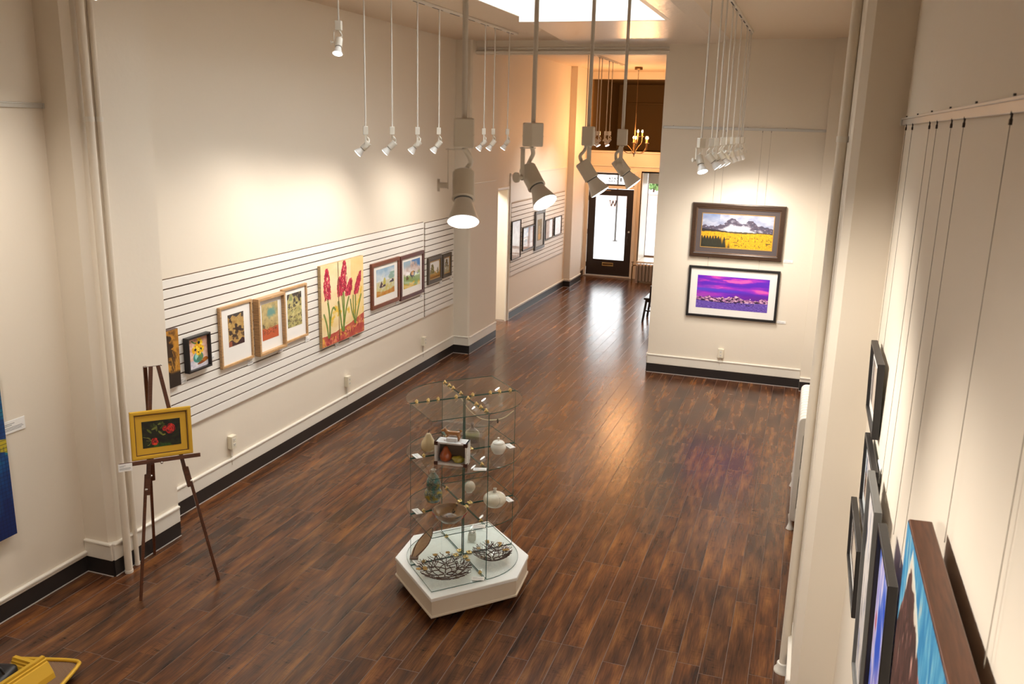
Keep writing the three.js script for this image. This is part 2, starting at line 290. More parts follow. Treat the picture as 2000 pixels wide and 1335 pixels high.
// ---------------------------------------------------------------- shop front: wall, door, transom, window, dark recess above
{
  const W = [span(LW - 0.3, -4.53, 0, 2.68, FZ, FZ - 0.14), span(-4.53, -3.46, 2.25, 2.68, FZ, FZ - 0.14), span(-3.53, -3.38, 0, 2.25, FZ, FZ - 0.14), span(-3.46, RW, 2.25, 2.68, FZ, FZ - 0.14), span(-3.4, RW, 0, 0.36, FZ, FZ - 0.14), span(LW - 0.3, RW + 0.3, 4.13, 4.5, FZ, FZ - 0.14), span(0.2, RW, 0.36, 2.25, FZ, FZ - 0.14)];
  struct('wall_front', W, M.wall);
  struct('trim_4', [rbox(4.9, 0.03, 0.03, 0.006, -2.1, 2.66, FZ + 0.015), rbox(4.9, 0.02, 0.02, 0.005, -2.1, 2.37, FZ + 0.01), rbox(0.085, 2.24, 0.03, 0.006, -4.555, 1.12, FZ + 0.015), rbox(0.07, 2.24, 0.03, 0.006, -3.5, 1.12, FZ + 0.015), rbox(1.1, 0.05, 0.03, 0.006, -4.03, 2.25, FZ + 0.015), rbox(1.0, 0.06, 0.05, 0.006, -4.03, 1.925, FZ - 0.03)], M.trim);
  struct('door_threshold', rbox(1.0, 0.03, 0.14, 0.01, -4.03, 0.012, FZ - 0.03), M.aluminium);
  // recess (deep dark box over the entry)
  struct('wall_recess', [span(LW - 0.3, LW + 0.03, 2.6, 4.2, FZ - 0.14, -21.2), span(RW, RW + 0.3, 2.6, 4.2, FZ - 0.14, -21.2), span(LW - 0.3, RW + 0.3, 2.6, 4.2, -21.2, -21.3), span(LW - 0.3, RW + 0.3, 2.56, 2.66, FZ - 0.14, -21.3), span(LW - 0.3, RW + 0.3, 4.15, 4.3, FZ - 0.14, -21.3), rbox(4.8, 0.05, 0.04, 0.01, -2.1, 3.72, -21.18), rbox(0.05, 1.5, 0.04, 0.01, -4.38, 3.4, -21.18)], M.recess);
  // door
  const d = new THREE.Group(); d.name = 'door_1'; d.userData.kind = 'structure'; d.position.set(-4.03, 0.03, FZ - 0.05); scene.add(d);
  const w = 0.97, h = 1.855;
  mesh('rail_top', rbox(w, 0.135, 0.045, 0.004, 0, h - 0.0675, 0), M.door, d);
  mesh('rail_bottom', rbox(w, 0.335, 0.045, 0.004, 0, 0.1675, 0), M.door, d);
  mesh('stile', rbox(0.145, h, 0.046, 0.004, -w / 2 + 0.0725, h / 2, 0), M.door, d);
  mesh('stile', rbox(0.135, h, 0.046, 0.004, w / 2 - 0.0675, h / 2, 0), M.door, d);
  mesh('glazing_bead', frameGeo(0.70, 1.40, 0.012, 0.05, 0.003, 0.005, 1.03, -0.025), M.darkFrame, d);
  mesh('pane', box(0.69, 1.39, 0.006, 0.005, 1.03, 0), M.pane, d);
  const slotP = mesh('mail_slot', frameGeo(0.25, 0.075, 0.018, 0.008, 0.002, 0, 0.24, 0.022), M.brass, d);
  mesh('flap', rbox(0.21, 0.04, 0.006, 0.002, 0, 0.24, 0.026), M.brassDark, slotP);
  mesh('lock', [cyl(0.022, 0.022, 0.012, 0.425, 0.965, 0.028, Math.PI / 2)], M.steel, d);
  mesh('handle', [rbox(0.035, 0.2, 0.008, 0.003, 0.41, 0.78, 0.026), tube([[0.41, 0.84, 0.03], [0.41, 0.83, 0.07], [0.41, 0.75, 0.07], [0.41, 0.73, 0.03]], 0.008)], M.darkFrame, d);
  for (const y of [0.22, 0.93, 1.65]) mesh('hinge', cyl(0.011, 0.011, 0.1, -w / 2 - 0.006, y, 0.022), M.darkFrame, d);
  mesh('door_closer', [rbox(0.24, 0.055, 0.05, 0.008, -0.22, h + 0.02, 0.06), rbox(0.2, 0.012, 0.02, 0.004, -0.1, h - 0.03, 0.07)], std({ color: lin(0.55, 0.36, 0.22), roughness: 0.4, metalness: 0.4 }), d);
  // lettering on the glass, mirrored as seen from inside
  const letter = canvasTex(512, 512, (c, W2, H2) => {
    c.clearRect(0, 0, W2, H2); c.translate(W2, 0); c.scale(-1, 1);
    c.fillStyle = '#33353f'; c.font = 'bold 150px serif'; c.textAlign = 'center'; c.fillText('W', 215, 165);
    c.fillStyle = '#33353f'; c.font = '62px sans-serif'; c.globalAlpha = 0.6; c.fillText('ART', 330, 290); c.globalAlpha = 0.8; c.fillText('GALLERY', 330, 400);
  });
  const decal = mesh('lettering', new THREE.PlaneGeometry(0.6, 0.6).translate(0.0, 1.385, -0.006), std({ map: letter, transparent: true, roughness: 0.6, side: THREE.DoubleSide }), d);
  decal.castShadow = false;
  // transom
  const t = new THREE.Group(); t.name = 'window_transom'; t.userData.kind = 'structure'; t.position.set(-4.03, 2.085, FZ - 0.05); scene.add(t);
  mesh('window_frame', frameGeo(1.0, 0.27, 0.04, 0.05, 0.004, 0, 0, -0.025), M.darkFrame, t);
  mesh('pane', box(0.93, 0.2, 0.006, 0, 0, 0), M.pane, t);
  const num = canvasTex(512, 110, (c, W2, H2) => {
    c.clearRect(0, 0, W2, H2); c.translate(W2, 0); c.scale(-1, 1);
    c.strokeStyle = '#20242c'; c.lineWidth = 4; c.strokeRect(16, 16, W2 - 32, H2 - 32);
    c.fillStyle = '#14171d'; c.save(); c.translate(211, 78); c.scale(1.7, 1); c.font = 'bold 66px serif'; c.textAlign = 'center'; c.fillText('122', 0, 0); c.restore();
  });
  mesh('lettering', new THREE.PlaneGeometry(0.92, 0.195).translate(0, 0, -0.005), std({ map: num, transparent: true, roughness: 0.6, side: THREE.DoubleSide }), t).castShadow = false;
  // shop window with deep white sill, mullions and valance
  const sw = new THREE.Group(); sw.name = 'window_1'; sw.userData.kind = 'structure'; sw.position.set(-1.6, 0.4, FZ - 0.75); scene.add(sw);
  mesh('window_sill', [rbox(3.6, 0.04, 0.85, 0.008, 0.01, -0.03, 0.36)], M.trim, sw);
  mesh('reveal', [span(-1.80, -1.77, 0, 1.85, 0, 0.75), span(1.8, 1.83, 0, 1.85, 0, 0.75), span(-1.8, 1.83, 1.85, 1.88, 0, 0.75)], M.trim, sw);
  mesh('window_frame', [frameGeo(3.6, 1.86, 0.04, 0.05, 0.005, 0, 0.92, -0.02)], M.bronzeLip, sw);
  mesh('mullion', rbox(0.035, 1.8, 0.05, 0.005, -1.40, 0.92, 0), M.darkFrame, sw);
  mesh('mullion', rbox(0.035, 1.8, 0.05, 0.005, 0.4, 0.92, 0), M.darkFrame, sw);
  mesh('valance', rbox(3.5, 0.22, 0.03, 0.006, 0, 1.71, 0.1), M.trim, sw);
  mesh('pane', box(3.5, 1.78, 0.006, 0, 0.92, 0), M.pane, sw);
}
// ---------------------------------------------------------------- street outside
{
  struct('ground_pavement', span(-30, 25, -0.3, -0.06, -18.64, -26), M.concrete);
  struct('ground_road', span(-40, 35, -0.3, -0.12, -26, -36), M.asphalt);
  struct('ground_verge', span(-60, 60, -0.3, -0.05, -36, -70), M.concrete);
  const wallB = thing('garden_wall', 'low red brick wall with pale coping across the street, seen through the door', 'wall', [-10, -0.05, -36.5]);
  mesh('brickwork', span(-20, 20, 0, 0.62, 0, 0.3), M.redBrick, wallB);
  mesh('coping', rbox(40, 0.06, 0.4, 0.01, 0, 0.65, 0.15), M.concrete, wallB);
  mesh('course_joints', [0, 1, 2, 3, 4, 5, 6].map((i) => box(40, 0.012, 0.012, 0, 0.08 + i * 0.08, 0.3)), M.concrete, wallB);
  const post = thing('street_post', 'slim dark street post standing on the pavement beyond the glass door', 'post', [-5.3, -0.06, -25.2]);
  mesh('pole', cyl(0.028, 0.028, 2.2, 0, 1.1, 0), M.darkFrame, post);
  mesh('cap', ball(0.035, 0, 2.21, 0), M.darkFrame, post);
  mesh('foot_plate', cyl(0.07, 0.08, 0.03, 0, 0.015, 0), M.darkFrame, post);
  const R = rng(5);
  const bush = thing('shrub', 'leafy green shrub behind the brick wall across the street', 'shrub', [-6.5, 0.0, -38.5]);
  const lv = []; for (let i = 0; i < 500; i++) { const a = R() * 6.28, e = R() * 1.5, q = 0.9 * Math.cbrt(R()); lv.push(place(new THREE.CircleGeometry(0.09 + R() * 0.06, 5), Math.cos(a) * Math.cos(e) * q * 0.7, 0.7 + Math.sin(e) * q, Math.sin(a) * Math.cos(e) * q, R() * 6, R() * 6, R() * 6)); }
  const lf = mesh('foliage', lv, std({ color: lin(0.16, 0.28, 0.08), roughness: 0.8, side: THREE.DoubleSide }), bush); lf.userData.kind = 'stuff';
  mesh('stem', [cyl(0.03, 0.05, 1.2, 0, 0.6, 0), cyl(0.02, 0.03, 0.8, 0.2, 0.9, 0.1, 0.2, 0, -0.5)], M.easel, bush);
}
// ---------------------------------------------------------------- side room behind the doorway
{
  struct('wall_side_room', [span(-7.2, -7.1, 0, 2.7, -11.7, -17.2), span(-7.2, LW - 0.3, 0, 2.7, -11.6, -11.7), span(-7.2, LW - 0.3, 0, 2.7, -17.2, -17.3)], M.wall);
  struct('ceiling_side_room', span(-7.2, LW - 0.3, 2.7, 2.8, -11.6, -17.3), M.ceiling);
  struct('floor_side_room', span(-7.2, LW - 0.3, -0.05, 0.001, -16.9, -17.2), M.joint);
  const cab = thing('cabinet', 'dark cabinet standing just inside the side room doorway', 'cabinet', [-5.75, 0, -15.6]);
  mesh('carcass', rbox(0.9, 1.18, 0.5, 0.01, 0, 0.59, 0), M.black, cab);
  mesh('cabinet_top', rbox(0.94, 0.04, 0.54, 0.01, 0, 1.2, 0), M.darkFrame, cab);
  for (const s of [-1, 1]) { const dr = mesh('door', rbox(0.42, 1.05, 0.02, 0.004, s * 0.22, 0.6, 0.26), M.darkFrame, cab); mesh('knob', ball(0.014, s * 0.04, 0.75, 0.28), M.steel, dr); }
  const coat = thing('coat', 'red and white garment hanging in the side room above the dark cabinet', 'coat', [-5.62, 1.35, -15.3]);
  mesh('cloth', [place(smoothLathe([[0.02, 0.75], [0.16, 0.66], [0.19, 0.4], [0.21, 0.1], [0.24, 0]], 14, 16).scale(1, 1, 0.5), 0, 0, 0)], std({ color: lin(0.75, 0.30, 0.25), roughness: 0.9, side: THREE.DoubleSide }), coat);
  mesh('hanger', tube([[-0.15, 0.68, 0], [0, 0.77, 0], [0.15, 0.68, 0]], 0.008), M.darkFrame, coat);
  mesh('hook', tube([[0, 0.77, 0], [0.02, 0.85, 0], [-0.01, 0.9, 0]], 0.005), M.darkFrame, coat);
  const cl = thing('ceiling_light', 'square white ceiling light in the side room beyond the doorway', 'light', [-5.6, 2.62, -12.7]);
  mesh('housing', frameGeo(0.62, 0.62, 0.03, 0.07, 0.003, 0, 0, 0).rotateX(Math.PI / 2).translate(0, 0.07, 0), M.whiteMetal, cl);
  mesh('diffuser', box(0.56, 0.01, 0.56, 0, 0.02, 0), std({ color: lin(0.9, 0.9, 0.9), emissive: lin(1, 0.97, 0.9), emissiveIntensity: 4 }), cl);
  const ra = new THREE.RectAreaLight(new THREE.Color(1, 0.93, 0.82), 60, 0.55, 0.55); ra.position.set(0, 0.0, 0); ra.rotation.x = -Math.PI / 2; cl.add(ra);
}
// ---------------------------------------------------------------- pipes
function pipe(label, x, z, r, base) {
  const p = thing('pipe', label, 'pipe', [x, 0, z]);
  mesh('tube', cyl(r, r, 4.2, 0, 2.1, 0), M.wall, p);
  mesh('floor_collar', base ? lathe([[r * 2, 0], [r * 2, 0.015], [r * 1.45, 0.03], [r * 1.45, 0.055], [r * 1.2, 0.06], [r, 0.06]], 20) : cyl(r * 1.1, r * 1.1, 0.02, 0, 0.01, 0), M.trim, p);
  mesh('pipe_clip', [cyl(r + 0.004, r + 0.004, 0.03, 0, 3.1, 0)], M.trim, p);
}
pipe('thick white painted pipe rising from the floor beside the left pillar', -4.29, -4.455, 0.026, false);
pipe('thin white painted pipe just right of the thick pipe on the left pillar', -4.315, -4.565, 0.017, false);
pipe('cream painted pipe with flared collar standing before the right pillar', 0.126, -4.905, 0.026, true);

// ---------------------------------------------------------------- slatwall display panels
function slatPanel(label, z0, z1, y0, y1, n) {
  const L = z0 - z1, zc = (z0 + z1) / 2, t = thing('slatwall_panel', label, 'display panel', [LW + 0.002, y0, zc]);
  mesh('backing', box(0.008, y1 - y0, L, 0.004, (y1 - y0) / 2, 0), M.mdf, t);
  const pitch = (y1 - y0) / n, g = clean(rbox(0.012, pitch - 0.0115, L, 0.0015, 0.014, 0, 0));
  for (let i = 0; i < n; i++) { const m = new THREE.Mesh(g, M.slat); m.name = i ? 'slat_' + String(i).padStart(3, '0') : 'slat'; m.position.y = pitch * (i + 0.5); m.castShadow = m.receiveShadow = true; t.add(m); }
}
slatPanel('long white slatwall panel with dark grooves behind the pictures on the left wall', -5.06, -10.045, 0.712, 1.935, 16);
slatPanel('short white slatwall panel behind two small gilt pictures beside the left pilaster', -10.085, -11.03, 0.712, 1.92, 16);
slatPanel('cream slatwall panel of the front room past the side doorway', -13.46, -16.72, 0.728, 1.92, 16);

// ---------------------------------------------------------------- artwork painters
const rgb = (r, g, b, a = 1) => `rgba(${r | 0},${g | 0},${b | 0},${a})`;
function noisePaint(c, w, h, fn) { const im = c.createImageData(w, h), d = im.data; for (let j = 0; j < h; j++) for (let i = 0; i < w; i++) { const p = fn(i / w, j / h), k = (j * w + i) * 4; d[k] = p[0]; d[k + 1] = p[1]; d[k + 2] = p[2]; d[k + 3] = 255; } c.putImageData(im, 0, 0); }
const mix3 = (a, b, t) => { t = Math.max(0, Math.min(1, t)); return [a[0] + (b[0] - a[0]) * t, a[1] + (b[1] - a[1]) * t, a[2] + (b[2] - a[2]) * t]; };
const sstep = (a, b, x) => { const t = Math.max(0, Math.min(1, (x - a) / (b - a))); return t * t * (3 - 2 * t); };
const blob = (c, x, y, rx, ry, col, rot = 0) => { c.fillStyle = col; c.beginPath(); c.ellipse(x, y, rx, ry, rot, 0, 6.2832); c.fill(); };
const stroke = (c, pts, col, lw) => { c.strokeStyle = col; c.lineWidth = lw; c.lineCap = 'round'; c.beginPath(); c.moveTo(...pts[0]); if (pts.length === 3) c.quadraticCurveTo(...pts[1], ...pts[2]); else if (pts.length === 4) c.bezierCurveTo(...pts[1], ...pts[2], ...pts[3]); else c.lineTo(...pts[1]); c.stroke(); };
const ART = {
  sunflowers: [256, 320, (c, w, h) => {
    noisePaint(c, w, h, (u, v) => { const n = fbm(u * 6, v * 9, 2, 4); return v < 0.72 + 0.04 * n ? mix3([238, 205, 190], [205, 140, 110], 0.5 + n - 0.5 * v) : mix3([235, 232, 235], [190, 185, 205], 0.5 + n * 1.5); });
    blob(c, w * 0.74, h * 0.83, w * 0.28, h * 0.05, '#8a4a17', -0.2); blob(c, w * 0.85, h * 0.78, w * 0.14, h * 0.07, '#b56a20');
    blob(c, w * 0.52, h * 0.66, w * 0.245, h * 0.165, '#3f8d84'); blob(c, w * 0.46, h * 0.62, w * 0.1, h * 0.11, '#9bd5cf'); blob(c, w * 0.62, h * 0.68, w * 0.11, h * 0.13, '#6f8a4a'); blob(c, w * 0.55, h * 0.72, w * 0.12, h * 0.07, '#4e7f6c');
    const R = rng(3);
    for (const [x, y, r] of [[0.58, 0.2, 0.15], [0.4, 0.4, 0.13], [0.66, 0.42, 0.13], [0.55, 0.5, 0.08]]) { for (let i = 0; i < 34; i++) { const a = R() * 6.28; blob(c, w * x + Math.cos(a) * r * w * 0.75, h * y + Math.sin(a) * r * w * 0.75, w * 0.075, w * 0.03, ['#f5c21a', '#e6a30c', '#ffe14a'][i % 3], a); } blob(c, w * x, h * y, r * w * 0.4, r * w * 0.4, '#2a1c0e'); blob(c, w * x + 3, h * y + 2, r * w * 0.2, r * w * 0.2, '#22384a'); }
    stroke(c, [[w * 0.25, h * 0.1], [w * 0.35, h * 0.2], [w * 0.45, h * 0.2]], '#4f7a2a', 12);
  }],
  abstract1: [220, 420, (c, w, h) => { noisePaint(c, w, h, (u, v) => { const n = fbm(u * 4, v * 7, 11, 5), m = fbm(u * 3 + 9, v * 5, 4, 4); let p = mix3([212, 178, 108], [168, 128, 70], 0.5 + 1.3 * n); p = mix3(p, [62, 46, 38], sstep(0.1, 0.26, m + 0.2 * Math.exp(-Math.pow((v - 0.5) * 6, 2)))); p = mix3(p, [58, 32, 38], sstep(0.86, 0.88, v + 0.06 * Math.sin(u * 9) + 0.1 * m)); if (v < 0.07 + 0.08 * n + 0.04 * Math.sin(u * 14)) p = [52, 44, 44]; if (u < 0.2 && v > 0.84) p = mix3(p, [178, 96, 60], 0.8); return p; }); stroke(c, [[w * 0.3, h * 0.45], [w * 0.28, h]], '#40302a', 3); }],
  abstract2: [240, 420, (c, w, h) => { noisePaint(c, w, h, (u, v) => { const n = fbm(u * 4, v * 6, 21, 5), m = fbm(u * 3, v * 4 + 3, 14, 4); let p = mix3([208, 186, 126], [168, 148, 98], 0.5 + 1.4 * n); p = mix3(p, [98, 150, 142], sstep(0.05, 0.3, 0.42 - Math.hypot((u - 0.6) * 1.1, (v - 0.27) * 1.7) + 0.3 * n)); p = mix3(p, [200, 96, 58], sstep(0.66, 0.72, v + 0.1 * m)); p = mix3(p, [60, 58, 46], sstep(0.18, 0.3, m) * sstep(0.8, 0.5, v) * sstep(0.35, 0.55, v)); return p; }); const R = rng(8); for (let i = 0; i < 70; i++) stroke(c, [[w * R(), h * (0.58 + 0.3 * R())], [w * R(), h * (0.62 + 0.28 * R())], [w * R(), h * (0.6 + 0.3 * R())]].map(([x, y], k, a) => (k ? [a[0][0] + (x - a[0][0]) * 0.16, a[0][1] + (y - a[0][1]) * 0.25] : [x, y])), '#3a2a22', 2); }],
  abstract3: [220, 440, (c, w, h) => { noisePaint(c, w, h, (u, v) => { const n = fbm(u * 4, v * 7, 31, 5), m = fbm(u * 3, v * 4, 44, 4); let p = mix3([214, 204, 138], [168, 158, 96], 0.5 + 1.5 * n); p = mix3(p, [56, 52, 50], sstep(0.05, 0.22, m + 0.22 - v * 0.9)); p = mix3(p, [140, 150, 96], sstep(0.1, 0.3, -m)); return p; }); const R = rng(19); c.strokeStyle = '#3c3024'; for (let i = 0; i < 46; i++) { c.lineWidth = 2 + R() * 3; const x = w * R(), y = h * (0.64 + 0.33 * R()); c.strokeRect(x, y, w * 0.1 * R() + 4, h * 0.05 * R() + 4); } for (let i = 0; i < 12; i++) blob(c, w * R() * 0.6, h * (0.36 + 0.16 * R()), 14 * R() + 4, 5, '#4c4232', -0.4); }],
  cabin: [360, 300, (c, w, h) => {
    noisePaint(c, w, h, (u, v) => { const n = fbm(u * 6, v * 6, 51, 5), m = fbm(u * 3, v * 3, 56, 4); let p = mix3([150, 190, 222], [232, 238, 240], v * 2.4 + m * 1.2); if (v > 0.2 && v < 0.5) p = mix3(p, [150, 184, 172], sstep(0, 0.25, m + u * 0.4 - 0.2)); if (v > 0.46) p = mix3([214, 214, 190], [206, 190, 90], (v - 0.46) * 1.4 + n * 1.5); if (v > 0.78 + 0.08 * Math.sin(u * 3)) p = mix3(p, [196, 122, 36], 0.7 + n); return p; });
    blob(c, w * 0.44, h * 0.5, 24, 44, 'rgba(196,186,60,0.75)'); c.fillStyle = '#4a3a46'; c.beginPath(); c.moveTo(w * 0.16, h * 0.66); c.lineTo(w * 0.27, h * 0.46); c.lineTo(w * 0.36, h * 0.62); c.lineTo(w * 0.48, h * 0.6); c.lineTo(w * 0.5, h * 0.68); c.lineTo(w * 0.2, h * 0.7); c.fill(); c.fillStyle = '#e6d4b0'; c.fillRect(w * 0.3, h * 0.6, w * 0.05, h * 0.06); c.fillStyle = '#3f3850'; c.beginPath(); c.moveTo(w * 0.7, h * 0.6); c.lineTo(w * 0.84, h * 0.48); c.lineTo(w * 0.95, h * 0.5); c.lineTo(w * 0.96, h * 0.6); c.fill(); c.fillStyle = '#efe9e4'; c.beginPath(); c.moveTo(w * 0.72, h * 0.53); c.lineTo(w * 0.82, h * 0.46); c.lineTo(w * 0.86, h * 0.53); c.fill();
  }],
  bison: [300, 360, (c, w, h) => {
    noisePaint(c, w, h, (u, v) => { const n = fbm(u * 6, v * 7, 61, 5), m = fbm(u * 3, v * 3, 66, 4); let p = mix3([232, 222, 220], [190, 158, 146], m * 2 + u * 0.6 - 0.2); p = mix3(p, [70, 130, 196], sstep(0.55, 0.95, u * 0.9 - v * 1.6 + 0.35 + n * 0.5)); if (u < 0.4) p = mix3(p, [150, 190, 214], sstep(0.35, 0.1, v) * 0.8); if (v > 0.42) p = mix3(p, [150, 176, 110], sstep(0.42, 0.62, v + n * 0.3)); if (v > 0.68) p = mix3(p, [214, 178, 48], sstep(0.68, 0.84, v + n * 0.5 - u * 0.2)); return p; });
    blob(c, w * 0.53, h * 0.53, w * 0.15, h * 0.11, '#2c2420'); blob(c, w * 0.56, h * 0.5, w * 0.12, h * 0.085, '#c88a34'); blob(c, w * 0.64, h * 0.52, w * 0.05, h * 0.08, '#32281e'); c.fillStyle = '#3b3a36'; c.fillRect(w * 0.49, h * 0.6, w * 0.04, h * 0.1); c.fillRect(w * 0.61, h * 0.6, w * 0.03, h * 0.08); blob(c, w * 0.22, h * 0.64, w * 0.08, h * 0.05, '#6e5a34'); blob(c, w * 0.2, h * 0.57, w * 0.035, h * 0.03, '#33302c'); c.fillRect(w * 0.17, h * 0.66, w * 0.02, h * 0.07); c.fillRect(w * 0.25, h * 0.66, w * 0.02, h * 0.06); blob(c, w * 0.85, h * 0.56, w * 0.06, h * 0.03, '#4a5a44');
  }],
  trees1: [200, 260, (c, w, h) => { noisePaint(c, w, h, (u, v) => { const n = fbm(u * 7, v * 8, 71, 4); return mix3([228, 224, 220], [168, 124, 40], sstep(0.55, 0.8, v + n * 0.4)).map((q) => q - (v > 0.85 ? 70 * (v - 0.85) * 6 : 0)); }); const R = rng(71); for (let i = 0; i < 130; i++) { const t = R(); blob(c, w * (0.28 + (R() - 0.5) * 0.34 * (0.4 + t)), h * (0.16 + 0.58 * t), 9, 7, ['#6a6422', '#544a18', '#8a7a2a'][i % 3]); } for (let i = 0; i < 30; i++) blob(c, w * (0.83 + (R() - 0.5) * 0.1), h * (0.42 + 0.34 * R()), 5, 9, '#6e6430'); }],
  trees2: [160, 260, (c, w, h) => { noisePaint(c, w, h, (u, v) => { const n = fbm(u * 7, v * 8, 81, 4); return mix3([214, 216, 216], [168, 158, 120], sstep(0.4, 1, v + n * 0.5)); }); const R = rng(81); for (let i = 0; i < 110; i++) { const t = R(); blob(c, w * (0.5 + (R() - 0.5) * 0.7 * (0.3 + t * 0.7)), h * (0.12 + 0.5 * t), 9, 8, ['#5f5426', '#8a6a34', '#3d3a20'][i % 3]); } stroke(c, [[w * 0.5, h * 0.4], [w * 0.55, h * 0.9]], '#8f8a70', 9); }],
  goldTrees: [220, 420, (c, w, h) => { noisePaint(c, w, h, (u, v) => { const n = fbm(u * 5, v * 6, 91, 5); let p = mix3([196, 138, 44], [120, 72, 18], 0.3 + n * 1.6); p = mix3(p, [56, 36, 14], sstep(-0.05, 0.25, n + 0.15 * Math.sin(u * 8 + v * 3)) * sstep(1, 0.75, u)); return mix3(p, [40, 28, 20], sstep(0.7, 0.78, v)); }); const R = rng(92); for (let i = 0; i < 60; i++) blob(c, w * R() * 0.8, h * (0.1 + 0.35 * R()), 16, 14, 'rgba(52,32,14,0.8)'); for (let i = 0; i < 50; i++) stroke(c, [[w * R(), h * (0.35 + 0.3 * R())], [w * R(), h * (0.4 + 0.3 * R())]].map(([x, y], k, a) => (k ? [a[0][0] + 6, a[0][1] + 40] : [x, y])), 'rgba(224,168,70,0.6)', 3); blob(c, w * 0.25, h * 0.92, 14, 12, '#d9b45a'); }],
  roses: [420, 280, (c, w, h) => {
    noisePaint(c, w, h, (u, v) => { const n = fbm(u * 5, v * 5, 101, 5), m = fbm(u * 9, v * 8, 104, 3); let p = mix3([14, 15, 10], [44, 52, 16], 0.35 + n * 1.8); p = mix3(p, [96, 100, 36], sstep(0.16, 0.36, n + 0.4 * m - Math.abs(v - 0.35) * 0.3)); return mix3(p, [44, 84, 20], sstep(0.78, 0.95, v + m * 0.4 - Math.abs(u - 0.45) * 0.5)); });
    const R = rng(14);
    for (let i = 0; i < 9; i++) { const x = w * (0.15 + 0.5 * R()), y = h * (0.12 + 0.4 * R()); blob(c, x, y, 34, 11, ['#5c6424', '#3c4a1a', '#737634'][i % 3], R() * 3); }
    const rose = (x, y, r) => { for (let i = 0; i < 60; i++) { const a = R() * 6.28, q = r * Math.sqrt(R()); blob(c, x + Math.cos(a) * q, y + Math.sin(a) * q, r * 0.34, r * 0.2, ['#c01c1c', '#8e1014', '#e0362a', '#6a0a10'][(R() * 4) | 0], a + 1.57); } for (let i = 1; i < 5; i++) { c.strokeStyle = ['#f0604a', '#5a0810'][i % 2]; c.lineWidth = 2.5; c.beginPath(); c.arc(x, y, r * 0.17 * i, i * 1.2, i * 1.2 + 3.6); c.stroke(); } };
    rose(w * 0.74, h * 0.36, h * 0.17); rose(w * 0.59, h * 0.33, h * 0.085); rose(w * 0.31, h * 0.78, h * 0.125); blob(c, w * 0.32, h * 0.88, 24, 12, '#e8431e');
    for (const p of [[0.02, 0.58, 0.22, 0.72], [0.1, 0.72, 0.23, 0.74], [0.13, 0.6, 0.2, 0.66], [0.12, 0.9, 0.22, 0.78]]) stroke(c, [[w * p[0], h * p[1]], [w * (p[0] + p[2]) / 2, h * (p[1] + 0.02)], [w * p[2], h * p[3]]], '#9a9a4a', 4);
    blob(c, w * 0.56, h * 0.56, 20, 8, '#8a8c34', -0.2);
  }],
  aspens: [900, 460, (c, w, h) => {
    const ridge = (u) => 0.36 - 0.27 * Math.exp(-Math.pow((u - 0.43) / 0.11, 2)) - 0.22 * Math.exp(-Math.pow((u - 0.68) / 0.085, 2)) - 0.06 * Math.exp(-Math.pow((u - 0.87) / 0.06, 2)) + 0.12 * fbm(u * 14, 0, 9, 4);
    noisePaint(c, w, h, (u, v) => {
      const n = fbm(u * 6, v * 6, 111, 5), m = fbm(u * 22, v * 22, 115, 4);
      let p = mix3([140, 148, 178], [196, 198, 212], 0.5 + n * 1.6);
      if (u < 0.25) p = mix3(p, [104, 128, 176], sstep(0.3, 0, v) * 0.6);
      const r = ridge(u); if (v > r) { const s = mix3([62, 64, 88], [96, 78, 92], 0.5 + m); p = mix3(mix3(s, [178, 182, 202], sstep(0.16, 0.4, m)), [206, 209, 220], sstep(0.05, 0.4, n * 0.8 + (v - r) * 1.4 - 0.1 + 0.3 * Math.exp(-Math.pow((u - 0.55) / 0.07, 2)))); }
      if (v > 0.43 + 0.05 * u + 0.02 * m && v > r) p = u < 0.35 ? mix3(p, [34, 26, 32], sstep(0.0, 0.03, v - 0.43 - 0.14 * u + 0.02 * m)) : p;
      const tl = 0.53 - 0.015 * Math.sin(u * 9) + 0.03 * m;
      if (v > tl) { const k = fbm(u * 40, v * 50, 120, 4), q = fbm(u * 9, v * 14, 124, 3); p = mix3([244, 182, 14], [196, 124, 4], 0.45 + k * 1.9); p = mix3(p, [246, 206, 60], sstep(0.15, 0.4, k)); p = mix3(p, [60, 62, 24], sstep(0.2, 0.34, q + 0.35 * k - (v > 0.78 ? 0.08 : 0))); }
      if (v > 0.5 + 0.03 * m && v < tl + 0.01) p = mix3(p, [58, 50, 26], 0.85);
      const sh = sstep(0.42, 0.3, u + (0.9 - v) * 0.35 + 0.06 * Math.sin(u * 90) * 0.6); if (v > 0.66 && u < 0.42) p = mix3(p, [34, 34, 18], sh * sstep(0.64, 0.74, v + 0.05 * Math.sin(u * 160)));
      return p;
    });
    const R = rng(33); for (let i = 0; i < 46; i++) { const x = w * (0.02 + 0.36 * R()), y = h * (0.76 + 0.24 * R()); c.fillStyle = '#26281a'; c.beginPath(); c.moveTo(x, y - 46); c.lineTo(x - 8, y); c.lineTo(x + 8, y); c.fill(); }
    for (let i = 0; i < 22; i++) { const x = w * (0.45 + 0.5 * R()), y = h * (0.66 + 0.3 * R()); c.fillStyle = '#3c4018'; c.beginPath(); c.moveTo(x, y - 26); c.lineTo(x - 6, y); c.lineTo(x + 6, y); c.fill(); }
  }],
  alpenglow: [900, 440, (c, w, h) => {
    const ridge = (u) => 0.655 - 0.10 * Math.exp(-Math.pow((u - 0.56) / 0.06, 2)) - 0.035 * Math.exp(-Math.pow((u - 0.36) / 0.03, 2)) - 0.05 * Math.exp(-Math.pow((u - 0.46) / 0.03, 2)) - 0.03 * Math.exp(-Math.pow((u - 0.17) / 0.04, 2)) - 0.045 * Math.exp(-Math.pow((u - 0.95) / 0.08, 2)) + 0.02 * sstep(0.7, 0.8, u) * sstep(0.9, 0.8, u) + 0.07 * fbm(u * 26, 0, 5, 3);
